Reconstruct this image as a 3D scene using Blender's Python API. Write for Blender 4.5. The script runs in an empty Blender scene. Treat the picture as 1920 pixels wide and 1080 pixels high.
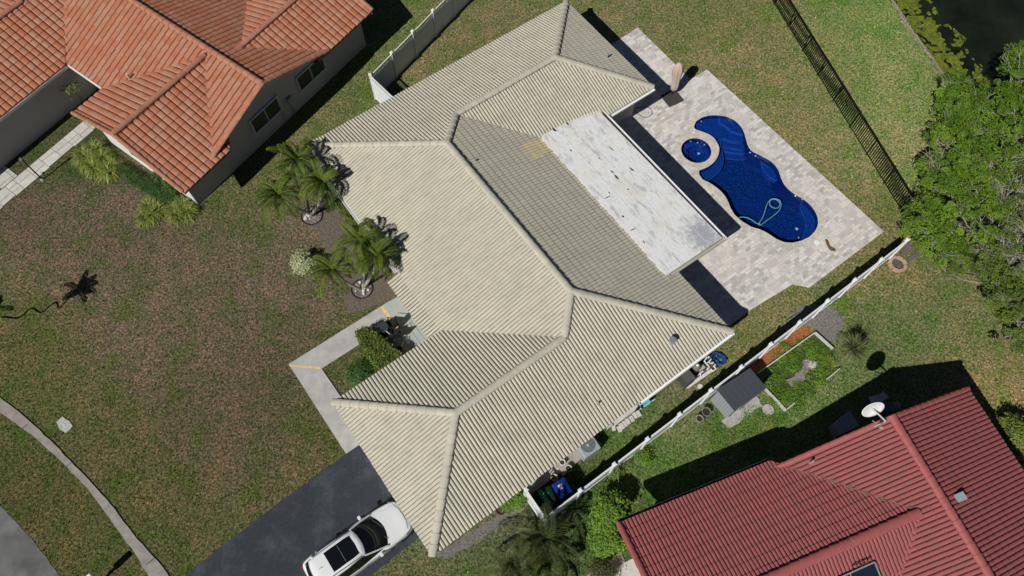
import bpy, bmesh, math, random
import numpy as np
from mathutils import Vector, Matrix, noise as mnoise
R = math.radians
sc = bpy.context.scene
COL = sc.collection
random.seed(7); rng = np.random.default_rng(7)

# ------------------------------------------------------------------ camera, world, sun
FOC, NX, NY, HH = 1390.0, 955.0, 1184.0, 32.0
d_ = np.array([NX - 960, NY - 540, FOC]); d_ /= np.linalg.norm(d_)
u_ = np.array([0, -1.0, 0]); Yc = u_ - d_ * (u_ @ d_); Yc /= np.linalg.norm(Yc); Xc = np.cross(Yc, -d_)
def G(px, py, z=0.0):
    r = np.array([px - 960, py - 540, FOC]); t = (HH - z) / (r @ d_)
    return Vector((float(r @ Xc * t), float(r @ Yc * t), z))
cd = bpy.data.cameras.new('camera'); cam = bpy.data.objects.new('camera', cd); COL.objects.link(cam)
cd.sensor_width = 36; cd.lens = FOC / 1920 * 36; cd.clip_end = 2000; cd.clip_start = .5
right = (Xc[0], Yc[0], -d_[0]); up = (-Xc[1], -Yc[1], d_[1]); fw = (Xc[2], Yc[2], -d_[2])
m = Matrix(((right[0], up[0], -fw[0], 0), (right[1], up[1], -fw[1], 0), (right[2], up[2], -fw[2], HH), (0, 0, 0, 1)))
cam.matrix_world = m; sc.camera = cam
SH = Vector((.638, .79, -1)).normalized()         # direction the sunlight travels
w = bpy.data.worlds.new('World'); sc.world = w; w.use_nodes = True
nt = w.node_tree; bg = nt.nodes['Background']; sky = nt.nodes.new('ShaderNodeTexSky')
sky.sky_type = 'NISHITA'; sky.sun_disc = False; sky.air_density = .45; sky.dust_density = 0.; sky.ozone_density = 1.5; sky.sun_elevation = R(44.6)
sky.sun_rotation = math.atan2(-SH.x, -SH.y)
nt.links.new(sky.outputs[0], bg.inputs[0]); bg.inputs[1].default_value = .05
sl = bpy.data.lights.new('sun', 'SUN'); sl.energy = 5.0; sl.angle = R(.5); sl.color = (1, .965, .9)
so = bpy.data.objects.new('sun', sl); COL.objects.link(so); so.rotation_euler = SH.to_track_quat('-Z', 'Y').to_euler()
sc.view_settings.view_transform = 'Standard'; sc.view_settings.look = 'None'; sc.view_settings.exposure = -.25
sc.view_settings.gamma = 1

# ------------------------------------------------------------------ materials
def lin(c):
    return tuple(((x / 255) / 12.92 if x / 255 <= .04045 else ((x / 255 + .055) / 1.055) ** 2.4) for x in c)
MATS = {}
def mat(name, col, rough=.8, metal=0., var=0., scale=4., bump=0., bscale=40., tint=None, spec=.3, stain=None, sscale=1.5, samt=.5, coat=0., coords='Object'):
    if name in MATS: return MATS[name]
    ma = bpy.data.materials.new(name); ma.use_nodes = True; MATS[name] = ma
    t = ma.node_tree; N = t.nodes; L = t.links; b = N['Principled BSDF']
    b.inputs['Roughness'].default_value = rough; b.inputs['Metallic'].default_value = metal
    b.inputs['Specular IOR Level'].default_value = spec
    if coat: b.inputs['Coat Weight'].default_value = coat; b.inputs['Coat Roughness'].default_value = .05
    tc = N.new('ShaderNodeTexCoord'); src = tc.outputs[coords]
    rgb = N.new('ShaderNodeRGB'); rgb.outputs[0].default_value = (*col, 1); cur = rgb.outputs[0]
    def mix(a, bb, fac, mode='MIX'):
        x = N.new('ShaderNodeMix'); x.data_type = 'RGBA'; x.blend_type = mode
        for i, v in ((6, a), (7, bb), (0, fac)):
            if hasattr(v, 'links'): L.new(v, x.inputs[i])
            else: x.inputs[i].default_value = v
        return x.outputs[2]
    def noi(s, det=4, r=.6):
        n = N.new('ShaderNodeTexNoise'); L.new(src, n.inputs['Vector']); n.inputs['Scale'].default_value = s
        n.inputs['Detail'].default_value = det; n.inputs['Roughness'].default_value = r; return n.outputs[0]
    def rng_(v, a, b2, c, dd):
        x = N.new('ShaderNodeMapRange'); L.new(v, x.inputs[0])
        for i, k in enumerate((a, b2, c, dd)): x.inputs[i + 1].default_value = k
        return x.outputs[0]
    if tint:
        at = N.new('ShaderNodeAttribute'); at.attribute_name = 'tint'
        cur = mix(cur, (*tint, 1), at.outputs['Fac'])
    if stain: cur = mix(cur, (*stain, 1), rng_(noi(sscale, 6, .65), .48, .68, 0, samt))
    if var:
        v = rng_(noi(scale), .3, .7, 1 - var, 1 + var)
        cm = N.new('ShaderNodeCombineColor')
        for i in range(3): L.new(v, cm.inputs[i])
        cur = mix(cur, cm.outputs[0], 1.0, 'MULTIPLY')
    L.new(cur, b.inputs['Base Color'])
    if bump:
        bn = N.new('ShaderNodeBump'); bn.inputs['Strength'].default_value = bump; bn.inputs['Distance'].default_value = .02
        L.new(noi(bscale, 5, .7), bn.inputs['Height']); L.new(bn.outputs[0], b.inputs['Normal'])
    return ma

# ------------------------------------------------------------------ mesh helper
class MB:
    def __init__(s): s.v = []; s.f = []; s.t = []; s.m = []; s.mi = 0; s.sm = False
    def add(s, vs, fs, tint=0.):
        o = len(s.v); s.v += [tuple(x) for x in vs]
        for f in fs: s.f.append(tuple(i + o for i in f)); s.t.append(tint); s.m.append(s.mi)
        return s
    def prism(s, poly, z0, z1, tint=0., M=None, bottom=True):
        n = len(poly)
        a = sum(poly[i][0] * poly[(i + 1) % n][1] - poly[(i + 1) % n][0] * poly[i][1] for i in range(n))
        if a < 0: poly = poly[::-1]
        vs = [Vector((p[0], p[1], z0)) for p in poly] + [Vector((p[0], p[1], z1)) for p in poly]
        if M is not None: vs = [M @ x for x in vs]
        fs = [tuple(range(n, 2 * n))] + [(i, (i + 1) % n, n + (i + 1) % n, n + i) for i in range(n)]
        if bottom: fs.append(tuple(range(n))[::-1])
        return s.add(vs, fs, tint)
    def box(s, c, size, rz=0., tint=0., M=None):
        x, y, z = size[0] / 2, size[1] / 2, size[2] / 2; ca, sa = math.cos(rz), math.sin(rz)
        vs = [Vector((c[0] + ca * i * x - sa * j * y, c[1] + sa * i * x + ca * j * y, c[2] + k * z)) for i, j, k in
              ((-1, -1, -1), (1, -1, -1), (1, 1, -1), (-1, 1, -1), (-1, -1, 1), (1, -1, 1), (1, 1, 1), (-1, 1, 1))]
        if M is not None: vs = [M @ x for x in vs]
        return s.add(vs, [(3, 2, 1, 0), (4, 5, 6, 7), (0, 1, 5, 4), (1, 2, 6, 5), (2, 3, 7, 6), (3, 0, 4, 7)], tint)
    def beam(s, a, b, wd, ht, tint=0.):
        a = Vector(a); b = Vector(b); d = b - a; l = d.length
        q = d.to_track_quat('X', 'Z').to_matrix().to_4x4(); M = Matrix.Translation((a + b) / 2) @ q
        return s.box((0, 0, 0), (l, wd, ht), 0, tint, M)
    def tube(s, pts, r, n=8, tint=0., cap=True):
        pts = [Vector(p) for p in pts]; rs = r if hasattr(r, '__len__') else [r] * len(pts); vs = []; fs = []
        for i, p in enumerate(pts):
            d = (pts[min(i + 1, len(pts) - 1)] - pts[max(i - 1, 0)]).normalized()
            a = d.cross(Vector((0, 0, 1)) if abs(d.z) < .95 else Vector((1, 0, 0))).normalized(); b = d.cross(a)
            for k in range(n):
                t = 2 * math.pi * k / n; vs.append(p + (a * math.cos(t) + b * math.sin(t)) * rs[i])
        for i in range(len(pts) - 1):
            for k in range(n): fs.append((i * n + k, i * n + (k + 1) % n, (i + 1) * n + (k + 1) % n, (i + 1) * n + k))
        if cap: fs += [tuple(range(n)), tuple(range((len(pts) - 1) * n, len(pts) * n))[::-1]]
        return s.add(vs, fs, tint)
    def lathe(s, c, prof, n=20, sx=1, sy=1, tint=0., closed=True):
        vs = []; fs = []
        for r, z in prof:
            for k in range(n):
                t = 2 * math.pi * k / n; vs.append((c[0] + r * sx * math.cos(t), c[1] + r * sy * math.sin(t), c[2] + z))
        for i in range(len(prof) - 1):
            for k in range(n): fs.append((i * n + k, i * n + (k + 1) % n, (i + 1) * n + (k + 1) % n, (i + 1) * n + k))
        if closed:
            fs.append(tuple(range(n))[::-1]); fs.append(tuple(range((len(prof) - 1) * n, len(prof) * n)))
        return s.add(vs, fs, tint)
    def build(s, name, mats, parent=None, smooth=False, world=True, bevel=0.):
        if not isinstance(mats, (list, tuple)): mats = [mats]
        off = Vector((0, 0, 0))
        if parent is not None and world:
            off = parent.location.copy()
            if parent.parent is not None: off += parent.parent.location
        me = bpy.data.meshes.new(name); v = np.array(s.v, dtype=float) - np.array(off)
        me.from_pydata(v.tolist(), [], s.f)
        for mm in mats: me.materials.append(mm)
        if len(mats) > 1: me.polygons.foreach_set('material_index', s.m)
        at = me.attributes.new('tint', 'FLOAT', 'FACE'); at.data.foreach_set('value', s.t)
        me.polygons.foreach_set('use_smooth', [bool(smooth)] * len(s.f))
        me.update(); o = bpy.data.objects.new(name, me); COL.objects.link(o)
        if parent is not None: o.parent = parent
        if bevel:
            bm = o.modifiers.new('bevel', 'BEVEL'); bm.width = bevel; bm.segments = 2; bm.limit_method = 'ANGLE'
        return o
def npmesh(name, verts, faces, mats, parent=None, tint=None, smooth=False):
    """faces: (n,k) int array"""
    verts = np.asarray(verts, float).copy()
    if parent is not None:
        off = parent.location.copy()
        if parent.parent is not None: off += parent.parent.location
        verts -= np.array(off)
    me = bpy.data.meshes.new(name); n, k = faces.shape
    me.vertices.add(len(verts)); me.vertices.foreach_set('co', verts.ravel())
    me.loops.add(n * k); me.loops.foreach_set('vertex_index', faces.ravel().astype(np.int32))
    me.polygons.add(n); me.polygons.foreach_set('loop_start', np.arange(0, n * k, k, dtype=np.int32))
    me.polygons.foreach_set('loop_total', np.full(n, k, dtype=np.int32))
    me.update(calc_edges=True); me.validate()
    me.materials.append(mats)
    if tint is not None:
        at = me.attributes.new('tint', 'FLOAT', 'FACE'); at.data.foreach_set('value', np.asarray(tint, np.float32))
    me.polygons.foreach_set('use_smooth', np.full(n, bool(smooth)))
    o = bpy.data.objects.new(name, me); COL.objects.link(o)
    if parent is not None: o.parent = parent
    return o
def tag(o, label=None, cat=None, group=None, kind=None):
    if label: o['label'] = label
    if cat: o['category'] = cat
    if group: o['group'] = group
    if kind: o['kind'] = kind
    return o
def empty(name, loc, label, cat, group=None):
    o = bpy.data.objects.new(name, None); COL.objects.link(o); o.location = loc; o.empty_display_size = .2
    return tag(o, label, cat, group)
def dup(root, loc, label, rz=0.):
    r = root.copy(); COL.objects.link(r); r.location = loc; r['label'] = label; r.rotation_euler = (0, 0, rz)
    for c in root.children:
        k = c.copy(); COL.objects.link(k); k.parent = r
        for g in c.children:
            h = g.copy(); COL.objects.link(h); h.parent = k
    return r
TH = R(36.0); UD = Vector((math.cos(TH), math.sin(TH), 0)); VD = Vector((math.sin(TH), -math.cos(TH), 0))
def UV(u, v, z=0.): return UD * u + VD * v + Vector((0, 0, z))
def frame(deg):
    t = R(deg); a = Vector((math.cos(t), math.sin(t), 0)); b = Vector((math.sin(t), -math.cos(t), 0))
    return lambda x, y, z=0.: a * x + b * y + Vector((0, 0, z))
def rough_poly(pts, step=.25, amp=.03, closed=True, only=None):
    out = []; n = len(pts)
    for i in range(n):
        a, b = Vector(pts[i][:2]), Vector(pts[(i + 1) % n][:2]); out.append(a)
        if only is not None and i not in only: continue
        l = (b - a).length; k = int(l / step)
        if k > 1:
            nn = Vector((-(b - a).y, (b - a).x)) / l
            for j in range(1, k):
                p = a.lerp(b, j / k); out.append(p + nn * amp * 2 * mnoise.noise(Vector((p.x * 2.7, p.y * 2.7, 3))))
    return out
def inpoly(x, y, poly):
    c = np.zeros(np.shape(x), bool); n = len(poly)
    for i in range(n):
        x1, y1 = poly[i][0], poly[i][1]; x2, y2 = poly[(i + 1) % n][0], poly[(i + 1) % n][1]
        cond = ((y1 > y) != (y2 > y)); xx = (x2 - x1) * (y - y1) / ((y2 - y1) if y2 != y1 else 1e-9) + x1
        c ^= cond & (x < xx)
    return c
def smooth_loop(pts, sub=4):
    P = [Vector(p) for p in pts]; n = len(P); out = []
    for i in range(n):
        p0, p1, p2, p3 = P[i - 1], P[i], P[(i + 1) % n], P[(i + 2) % n]
        for j in range(sub):
            t = j / sub
            out.append(.5 * ((2 * p1) + (p2 - p0) * t + (2 * p0 - 5 * p1 + 4 * p2 - p3) * t * t + (3 * p1 - p0 - 3 * p2 + p3) * t ** 3))
    return out
def curve_pts(pts, sub=6):
    P = [Vector(p) for p in pts]; P = [P[0] * 2 - P[1]] + P + [P[-1] * 2 - P[-2]]; out = []
    for i in range(1, len(P) - 2):
        p0, p1, p2, p3 = P[i - 1:i + 3]
        for j in range(sub):
            t = j / sub
            out.append(.5 * ((2 * p1) + (p2 - p0) * t + (2 * p0 - 5 * p1 + 4 * p2 - p3) * t * t + (3 * p1 - p0 - 3 * p2 + p3) * t ** 3))
    out.append(P[-2]); return out

# ------------------------------------------------------------------ pool outline (needed for the holes)
PO = [(245,190),(262,150),(310,118),(370,105),(430,105),(490,115),(545,140),(590,180),(618,225),(632,270),(650,330),(680,372),(730,398),(790,430),(840,465),(875,510),(895,565),(915,610),(945,650),(1000,695),(1060,730),(1110,770),(1150,820),(1172,870),(1175,920),(1155,970),(1110,1015),(1050,1045),(980,1060),(920,1055),(860,1030),(800,990),(740,960),(670,938),(600,895),(550,850),(520,800),(500,750),(470,700),(420,650),(360,610),(310,585),(285,550),(283,520),(310,508),(350,490),(395,455),(425,410),(435,360),(425,320),(400,280),(370,255),(330,235),(285,220),(255,208)]
def PZ(x, y, z=0.): return G(1240 + x / 4, 190 + y / 4, z)
DECK = .06
pool_loop = smooth_loop([PZ(x, y, DECK) for x, y in PO], 3)
c0 = PZ(262, 368, DECK); spa_r = .5 * ((PZ(147, 368) - PZ(377, 368)).length) / 2 + .5 * ((PZ(262, 278) - PZ(262, 458)).length) / 2
spa_loop = [c0 + Vector((math.cos(t), math.sin(t), 0)) * spa_r for t in np.linspace(0, 2 * math.pi, 40, endpoint=False)]

# ------------------------------------------------------------------ ground
CP = [  # colour of the turf seen at places in the photo (sRGB)
 (60,30,95,90,70),(250,330,96,88,76),(60,440,92,82,72),(150,420,98,88,78),(250,450,94,84,74),(330,470,96,88,74),(30,520,100,96,70),(150,480,96,88,72),(180,300,70,80,45),
 (430,400,84,92,52),(470,330,92,100,58),(600,230,104,104,66),(650,180,90,100,56),(480,440,98,92,76),(560,460,100,92,78),(520,560,98,90,76),(420,560,96,88,72),(300,560,98,92,74),(200,580,100,94,78),(90,620,92,92,54),
 (30,680,92,90,50),(90,700,80,90,46),(60,780,78,92,44),(200,660,102,92,74),(300,660,98,90,72),(400,640,98,90,74),(500,640,92,84,68),(560,740,82,84,52),(600,800,80,84,52),(460,740,90,80,68),(350,760,90,84,62),(250,760,96,88,66),(180,800,86,90,50),
 (250,860,90,88,54),(230,960,78,88,44),(330,1000,84,88,50),(380,900,92,84,66),(500,860,94,84,70),(450,930,92,92,54),(560,880,88,88,54),(20,860,82,84,46),(100,920,80,82,46),(150,1000,82,84,46),(240,1040,80,86,46),
 (650,700,86,92,56),(740,60,100,110,60),(700,120,96,106,58),(860,80,112,106,72),(960,30,110,108,72),(800,140,116,110,76),(740,180,104,108,64),(1100,0,104,110,64),(1200,20,112,110,72),(1160,40,118,112,82),(1300,40,104,110,62),(1400,40,110,112,66),(1360,130,122,116,76),(1450,90,116,112,74),(1440,160,118,118,74),(1500,160,124,118,80),(1520,240,122,118,78),(1580,300,126,120,80),(1480,220,118,116,72),(1620,380,122,116,76),(1660,420,114,106,68),
 (1540,60,120,128,74),(1500,20,110,118,64),(1600,30,100,128,60),(1660,60,110,130,64),(1620,120,122,132,78),(1700,160,118,130,72),(1560,140,104,116,60),(1650,200,120,130,74),(1620,250,118,130,74),(1700,260,132,134,88),(1680,300,124,130,80),
 (1440,580,104,100,64),(1600,500,108,98,62),(1380,640,102,98,64),(1300,700,92,96,58),(1250,750,84,92,50),(1290,740,92,88,72),(1200,830,78,104,44),(1130,880,76,92,48),(1260,730,96,92,78),
 (1400,860,78,96,50),(1300,830,76,98,46),(1350,800,82,98,54),(1250,860,76,98,46),(1500,790,84,104,54),(1560,730,90,100,60),(1500,760,82,104,50),
 (1650,560,88,98,58),(1600,600,86,98,60),(1700,620,84,96,58),(1750,560,90,98,62),(1650,660,86,94,56),(1780,660,94,98,62),(1820,620,88,98,58),(1700,520,108,98,62),(1840,720,120,104,62),(1880,760,132,108,70),(1860,680,106,100,64),(1900,840,134,108,72),
 (850,1060,84,94,54),(900,1040,82,96,48),(1080,960,66,92,42),(1110,1050,62,90,44),(1040,1060,66,92,44),(960,1000,80,88,54),(760,1060,88,94,56),(860,1000,100,98,86),(900,970,104,102,96),(950,960,98,96,84),(1020,900,70,66,52)]
CP2 = [(G(x, y), lin((r, g, b))) for x, y, r, g, b in CP]
cpx = np.array([[p.x, p.y] for p, c in CP2]); cpc = np.array([c for p, c in CP2]); lum_ = cpc.mean(1, keepdims=True); cpc = (cpc * .70 + lum_ * .30) * np.array([1.20, 1.20, 1.10]); fl_ = np.array([(x < 680 and y > 300) for x, y, *_ in CP]); cpc[fl_] *= np.array([1.04, .97, 1.0]); fr2_ = np.array([(x > 1150 and y > 490) for x, y, *_ in CP]); cpc[fr2_] *= 1.28
P1 = G(1652, -30); P2 = G(1775, 150); dl = (P2 - P1).normalized(); nl = Vector((dl.y, -dl.x, 0)) * -1
if (G(1850, 60) - P1).dot(nl) < 0: nl = -nl
def axis(lo, hi, stp, extra):
    a = list(np.arange(lo, hi, stp)) + extra + [lo - 3, lo - 10, lo - 40, lo - 150, lo - 500, hi, hi + 3, hi + 10, hi + 40, hi + 150, hi + 500]
    a = sorted(a); o = [a[0]]
    for x in a[1:]:
        if x - o[-1] > 1e-4: o.append(x)
    return np.array(o)
HU0, HU1, HV0, HV1 = 18.4, 25.0, -15.8, -4.6         # opening in the ground under the pool deck
us = axis(-22, 40, .3, [HU0, HU1]); vs_ = axis(-48, 12, .3, [HV0, HV1])
# keep grid lines off the opening's edges
us = np.array([x for x in us if x in (HU0, HU1) or min(abs(x - HU0), abs(x - HU1)) > .1])
vs_ = np.array([x for x in vs_ if x in (HV0, HV1) or min(abs(x - HV0), abs(x - HV1)) > .1])
UU, VV = np.meshgrid(us, vs_, indexing='ij')
gx = UU * UD.x + VV * VD.x; gy = UU * UD.y + VV * VD.y
dist = (gx - P1.x) * nl.x + (gy - P1.y) * nl.y
gz = np.where(dist > 0, -np.minimum(.9, dist * .75), 0)
gv = np.stack([gx.ravel(), gy.ravel(), gz.ravel()], 1)
nu, nv = len(us), len(vs_); idx = np.arange(nu * nv).reshape(nu, nv)
uc = (us[:-1] + us[1:]) / 2; vc = (vs_[:-1] + vs_[1:]) / 2
keep = ~((uc[:, None] > HU0) & (uc[:, None] < HU1) & (vc[None] > HV0) & (vc[None] < HV1))
F = np.stack([idx[:-1, :-1], idx[:-1, 1:], idx[1:, 1:], idx[1:, :-1]], -1)[keep]
dd = ((gv[:, None, :2] - cpx[None]) ** 2).sum(-1); ww = np.exp(-dd / (2 * 1.3 ** 2)) + 1e-3 / (dd + 4) ** 1.5
gc = (ww @ cpc) / ww.sum(1, keepdims=True)
def ground_mat():
    ma = bpy.data.materials.new('turf'); ma.use_nodes = True; t = ma.node_tree; N = t.nodes; L = t.links; b = N['Principled BSDF']
    b.inputs['Roughness'].default_value = .95; b.inputs['Specular IOR Level'].default_value = .1
    tc = N.new('ShaderNodeTexCoord'); at = N.new('ShaderNodeAttribute'); at.attribute_name = 'base'
    def noi(s, det, r=.6, ds=0):
        n = N.new('ShaderNodeTexNoise'); L.new(tc.outputs['Object'], n.inputs['Vector']); n.inputs['Scale'].default_value = s
        n.inputs['Detail'].default_value = det; n.inputs['Roughness'].default_value = r; n.inputs['Distortion'].default_value = ds; return n
    def ramp(src, pts):
        r = N.new('ShaderNodeValToRGB'); L.new(src, r.inputs[0]); e = r.color_ramp.elements
        e[0].position, e[0].color = pts[0][0], (*pts[0][1], 1); e[1].position, e[1].color = pts[-1][0], (*pts[-1][1], 1)
        for p, c in pts[1:-1]: q = e.new(p); q.color = (*c, 1)
        return r.outputs[0]
    def mul(a, bb, f=1.):
        x = N.new('ShaderNodeMix'); x.data_type = 'RGBA'; x.blend_type = 'MULTIPLY'; x.inputs[0].default_value = f
        L.new(a, x.inputs[6]); L.new(bb, x.inputs[7]); return x.outputs[2]
    g1 = ramp(noi(9.5, 7, .85, .5).outputs[0], [(.38, (.10, .12, .09)), (.45, (.48, .52, .42)), (.52, (1.1, 1.08, 1.02)), (.57, (1.65, 1.55, 1.42)), (.63, (2.6, 2.35, 2.1))])
    g2 = ramp(noi(3.2, 5, .7, .6).outputs[0], [(.32, (.55, .78, .48)), (.45, (.9, 1.0, .85)), (.56, (1.1, 1.04, 1.05)), (.70, (1.35, 1.18, 1.2))])
    g3 = ramp(noi(.7, 3, .6, .3).outputs[0], [(.36, (.72, .95, .58)), (.5, (1, 1, 1)), (.64, (1.25, 1.1, 1.1))])
    c = mul(mul(mul(at.outputs['Color'], g1), g2), g3)
    L.new(c, b.inputs['Base Color'])
    bn = N.new('ShaderNodeBump'); bn.inputs['Strength'].default_value = .8; bn.inputs['Distance'].default_value = .03
    L.new(noi(22, 5, .75).outputs[0], bn.inputs['Height']); L.new(bn.outputs[0], b.inputs['Normal'])
    return ma
TURF = ground_mat()
go = npmesh('ground', gv, F, TURF); tag(go, kind='structure')
ca = go.data.attributes.new('base', 'FLOAT_COLOR', 'POINT')
ca.data.foreach_set('color', np.concatenate([gc, np.ones((len(gc), 1))], 1).astype(np.float32).ravel())

def sheet(name, poly, z, ma, kind='structure', thick=.05, holes=None):
    if holes is None:
        b = MB(); b.prism([(p[0], p[1]) for p in poly], z - thick, z, bottom=False); return tag(b.build(name, ma), kind=kind)
    bm = bmesh.new(); ed = []
    for lp in [poly] + holes:
        vv = [bm.verts.new((p[0], p[1], z)) for p in lp]
        ed += [bm.edges.new((vv[i], vv[(i + 1) % len(vv)])) for i in range(len(vv))]
    bmesh.ops.triangle_fill(bm, edges=ed, use_beauty=True, use_dissolve=False)
    bmesh.ops.recalc_face_normals(bm, faces=bm.faces)
    for f in bm.faces:
        if f.normal.z < 0: f.normal_flip()
    be = [e for e in bm.edges if len(e.link_faces) == 1]
    r = bmesh.ops.extrude_edge_only(bm, edges=be)
    for v in [g for g in r['geom'] if isinstance(g, bmesh.types.BMVert)]: v.co.z -= thick
    me = bpy.data.meshes.new(name); bm.to_mesh(me); bm.free(); me.materials.append(ma)
    o = bpy.data.objects.new(name, me); COL.objects.link(o); return tag(o, kind=kind)

# travertine deck material
def paver_mat():
    ma = bpy.data.materials.new('travertine'); ma.use_nodes = True; t = ma.node_tree; N = t.nodes; L = t.links; b = N['Principled BSDF']
    b.inputs['Roughness'].default_value = .75
    tc = N.new('ShaderNodeTexCoord'); mp = N.new('ShaderNodeMapping'); mp.inputs['Rotation'].default_value = (0, 0, -TH)
    L.new(tc.outputs['Object'], mp.inputs[0])
    def brick(wd, rh, c1, c2, off):
        k = N.new('ShaderNodeTexBrick'); L.new(mp.outputs[0], k.inputs['Vector']); k.inputs['Scale'].default_value = 1
        k.inputs['Brick Width'].default_value = wd; k.inputs['Row Height'].default_value = rh; k.inputs['Mortar Size'].default_value = .006
        k.inputs['Color1'].default_value = (*c1, 1); k.inputs['Color2'].default_value = (*c2, 1); k.inputs['Mortar'].default_value = (.42, .39, .36, 1)
        k.offset = off; k.inputs['Bias'].default_value = -.1; return k.outputs[0]
    def noi(s, det=4, r=.6):
        n = N.new('ShaderNodeTexNoise'); L.new(mp.outputs[0], n.inputs['Vector']); n.inputs['Scale'].default_value = s
        n.inputs['Detail'].default_value = det; n.inputs['Roughness'].default_value = r; return n.outputs[0]
    def mr(v, a, bb, c, dd):
        x = N.new('ShaderNodeMapRange'); L.new(v, x.inputs[0])
        for i, k in enumerate((a, bb, c, dd)): x.inputs[i + 1].default_value = k
        return x.outputs[0]
    def mix(a, bb, f, mode='MIX'):
        x = N.new('ShaderNodeMix'); x.data_type = 'RGBA'; x.blend_type = mode
        for i, v in ((6, a), (7, bb), (0, f)):
            if hasattr(v, 'links'): L.new(v, x.inputs[i])
            else: x.inputs[i].default_value = v
        return x.outputs[2]
    k1 = brick(.30, .15, (.74, .70, .66), (.38, .365, .35), .5); k2 = brick(.45, .3, (.72, .68, .64), (.50, .47, .45), .35)
    # choose between the two paver sizes block by block
    sel = N.new('ShaderNodeTexVoronoi'); L.new(mp.outputs[0], sel.inputs['Vector']); sel.inputs['Scale'].default_value = .9; sel.distance = 'CHEBYCHEV'
    sp = N.new('ShaderNodeSeparateColor'); L.new(sel.outputs['Color'], sp.inputs[0])
    c = mix(k1, k2, mr(sp.outputs[0], .5, .52, 0, 1))
    c = mix(c, (.27, .25, .24, 1), mr(noi(8, 5, .75), .54, .70, 0, .75))
    c = mix(c, (.68, .61, .55, 1), mr(noi(3, 4, .6), .52, .7, 0, .4))
    c = mix(c, (.14, .13, .12, 1), mr(noi(20, 3, .6), .62, .70, 0, .85))
    L.new(c, b.inputs['Base Color'])
    bn = N.new('ShaderNodeBump'); bn.inputs['Strength'].default_value = .3; bn.inputs['Distance'].default_value = .01
    L.new(noi(30, 4), bn.inputs['Height']); L.new(bn.outputs[0], b.inputs['Normal'])
    return ma
PAV = paver_mat()
deck = [UV(24.15, -20.9), UV(22.6, -20.9), UV(18.0, -20.9), UV(12.9, -20.0), UV(12.9, -4.3), UV(17.15, -4.42), UV(19.7, -4.2), UV(20.5, -3.62), UV(25.45, -3.6), UV(25.35, -16.25), UV(24.2, -16.3)]
deck = [UV(24.18, -20.88), UV(19.2, -20.6), UV(19.2, -16.6), UV(13.0, -16.6), UV(13.0, -4.4), UV(17.15, -4.42), UV(19.75, -4.2), UV(20.3, -3.6), UV(25.45, -3.6), UV(25.3, -16.3), UV(24.1, -16.32)]
sheet('pool_deck', deck, DECK, PAV, holes=[pool_loop, spa_loop], thick=.16)

# asphalt street, sidewalk, driveway, paths
ASPH = mat('asphalt_old', (.125, .13, .125), .9, var=.25, scale=1.1, bump=.5, bscale=60, stain=(.2, .205, .2), sscale=.8, samt=.6)
st = [G(-260, 760), G(0, 948), G(60, 1010), G(112, 1080), G(150, 1140), G(60, 1500), G(-700, 1300), G(-900, 900)]
sheet('street', rough_poly(st, .3, .04, only=(0, 1, 2, 3)), .014, ASPH)
DRV = mat('asphalt_sealed', (.034, .040, .050), .85, var=.2, scale=9, bump=.7, bscale=50, stain=(.095, .115, .14), sscale=1.1, samt=.4)
dv = [UV(-.9, -9.75), UV(-.2, -9.75), UV(-.2, -4.85), G(790, 1004), G(742, 1042), G(695, 1080), G(560, 1190), G(200, 1250), G(345, 1082), G(400, 1036), G(482, 973), G(590, 893)]
sheet('driveway', rough_poly(dv, .2, .025, only=(3, 4, 5, 7, 8, 9, 10, 11)), .018, DRV)
CONC = mat('concrete_walk', (.44, .425, .41), .85, var=.12, scale=2.5, bump=.25, bscale=50, stain=(.33, .32, .31), sscale=1.2, samt=.6)
sw_out = [(-60, 705), (0, 745), (45, 780), (95, 825), (150, 882), (200, 935), (250, 1000), (305, 1062), (330, 1100)]
sw_in = [(290, 1100), (262, 1050), (215, 985), (165, 915), (110, 860), (60, 815), (0, 773), (-60, 735)]
sw = [G(*p) for p in sw_out] + [G(*p) for p in sw_in]
sheet('sidewalk', rough_poly(sw, .3, .02), .05, mat('sidewalk_concrete', (.3, .275, .25), .9, var=.2, scale=3, bump=.4, bscale=40, stain=(.2, .19, .18), sscale=1.6, samt=.6))
jb = MB()
for a, b in (((52, 795), (38, 806)), ((134, 867), (122, 877)), ((290, 1046), (275, 1058))): jb.beam(G(*a, .052), G(*b, .052), .03, .006)
tag(jb.build('sidewalk_joint', mat('joint_dark', (.05, .045, .04))), kind='structure')
wk = [UV(-1.62, -14.78), UV(3.75, -14.75), UV(3.75, -13.72), UV(-.52, -13.72), UV(-.45, -9.75), UV(-1.6, -9.75)]
sheet('garden_path', wk, .05, CONC)
ys = mat('yellow_joint', (.66, .5, .26), .8, var=.2, scale=8)
b = MB(); b.beam(UV(-1.62, -14.7, .053), UV(-.52, -13.76, .053), .1, .008); b.beam(UV(3.3, -14.72, .053), UV(3.3, -13.35, .053), .16, .008)
tag(b.build('path_joint', ys), kind='structure')
PORCH = mat('porch_slab', (.42, .45, .42), .7, var=.1, scale=3, stain=(.33, .36, .33))
pb = [UV(3.45, -14.72), UV(5.0, -14.72), UV(5.0, -10.6), UV(2.2, -10.6), UV(2.2, -13.3), UV(3.45, -13.3)]
sheet('porch_floor', pb, .062, PORCH)
b = MB()
for k in range(9):
    u = 2.4 + k * .27; b.beam(UV(u, -13.3 if u < 3.4 else -13.35, .066), UV(u, -10.65, .066), .018, .004)
tag(b.build('porch_groove', mat('groove', (.12, .15, .13))), kind='structure')
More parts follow.
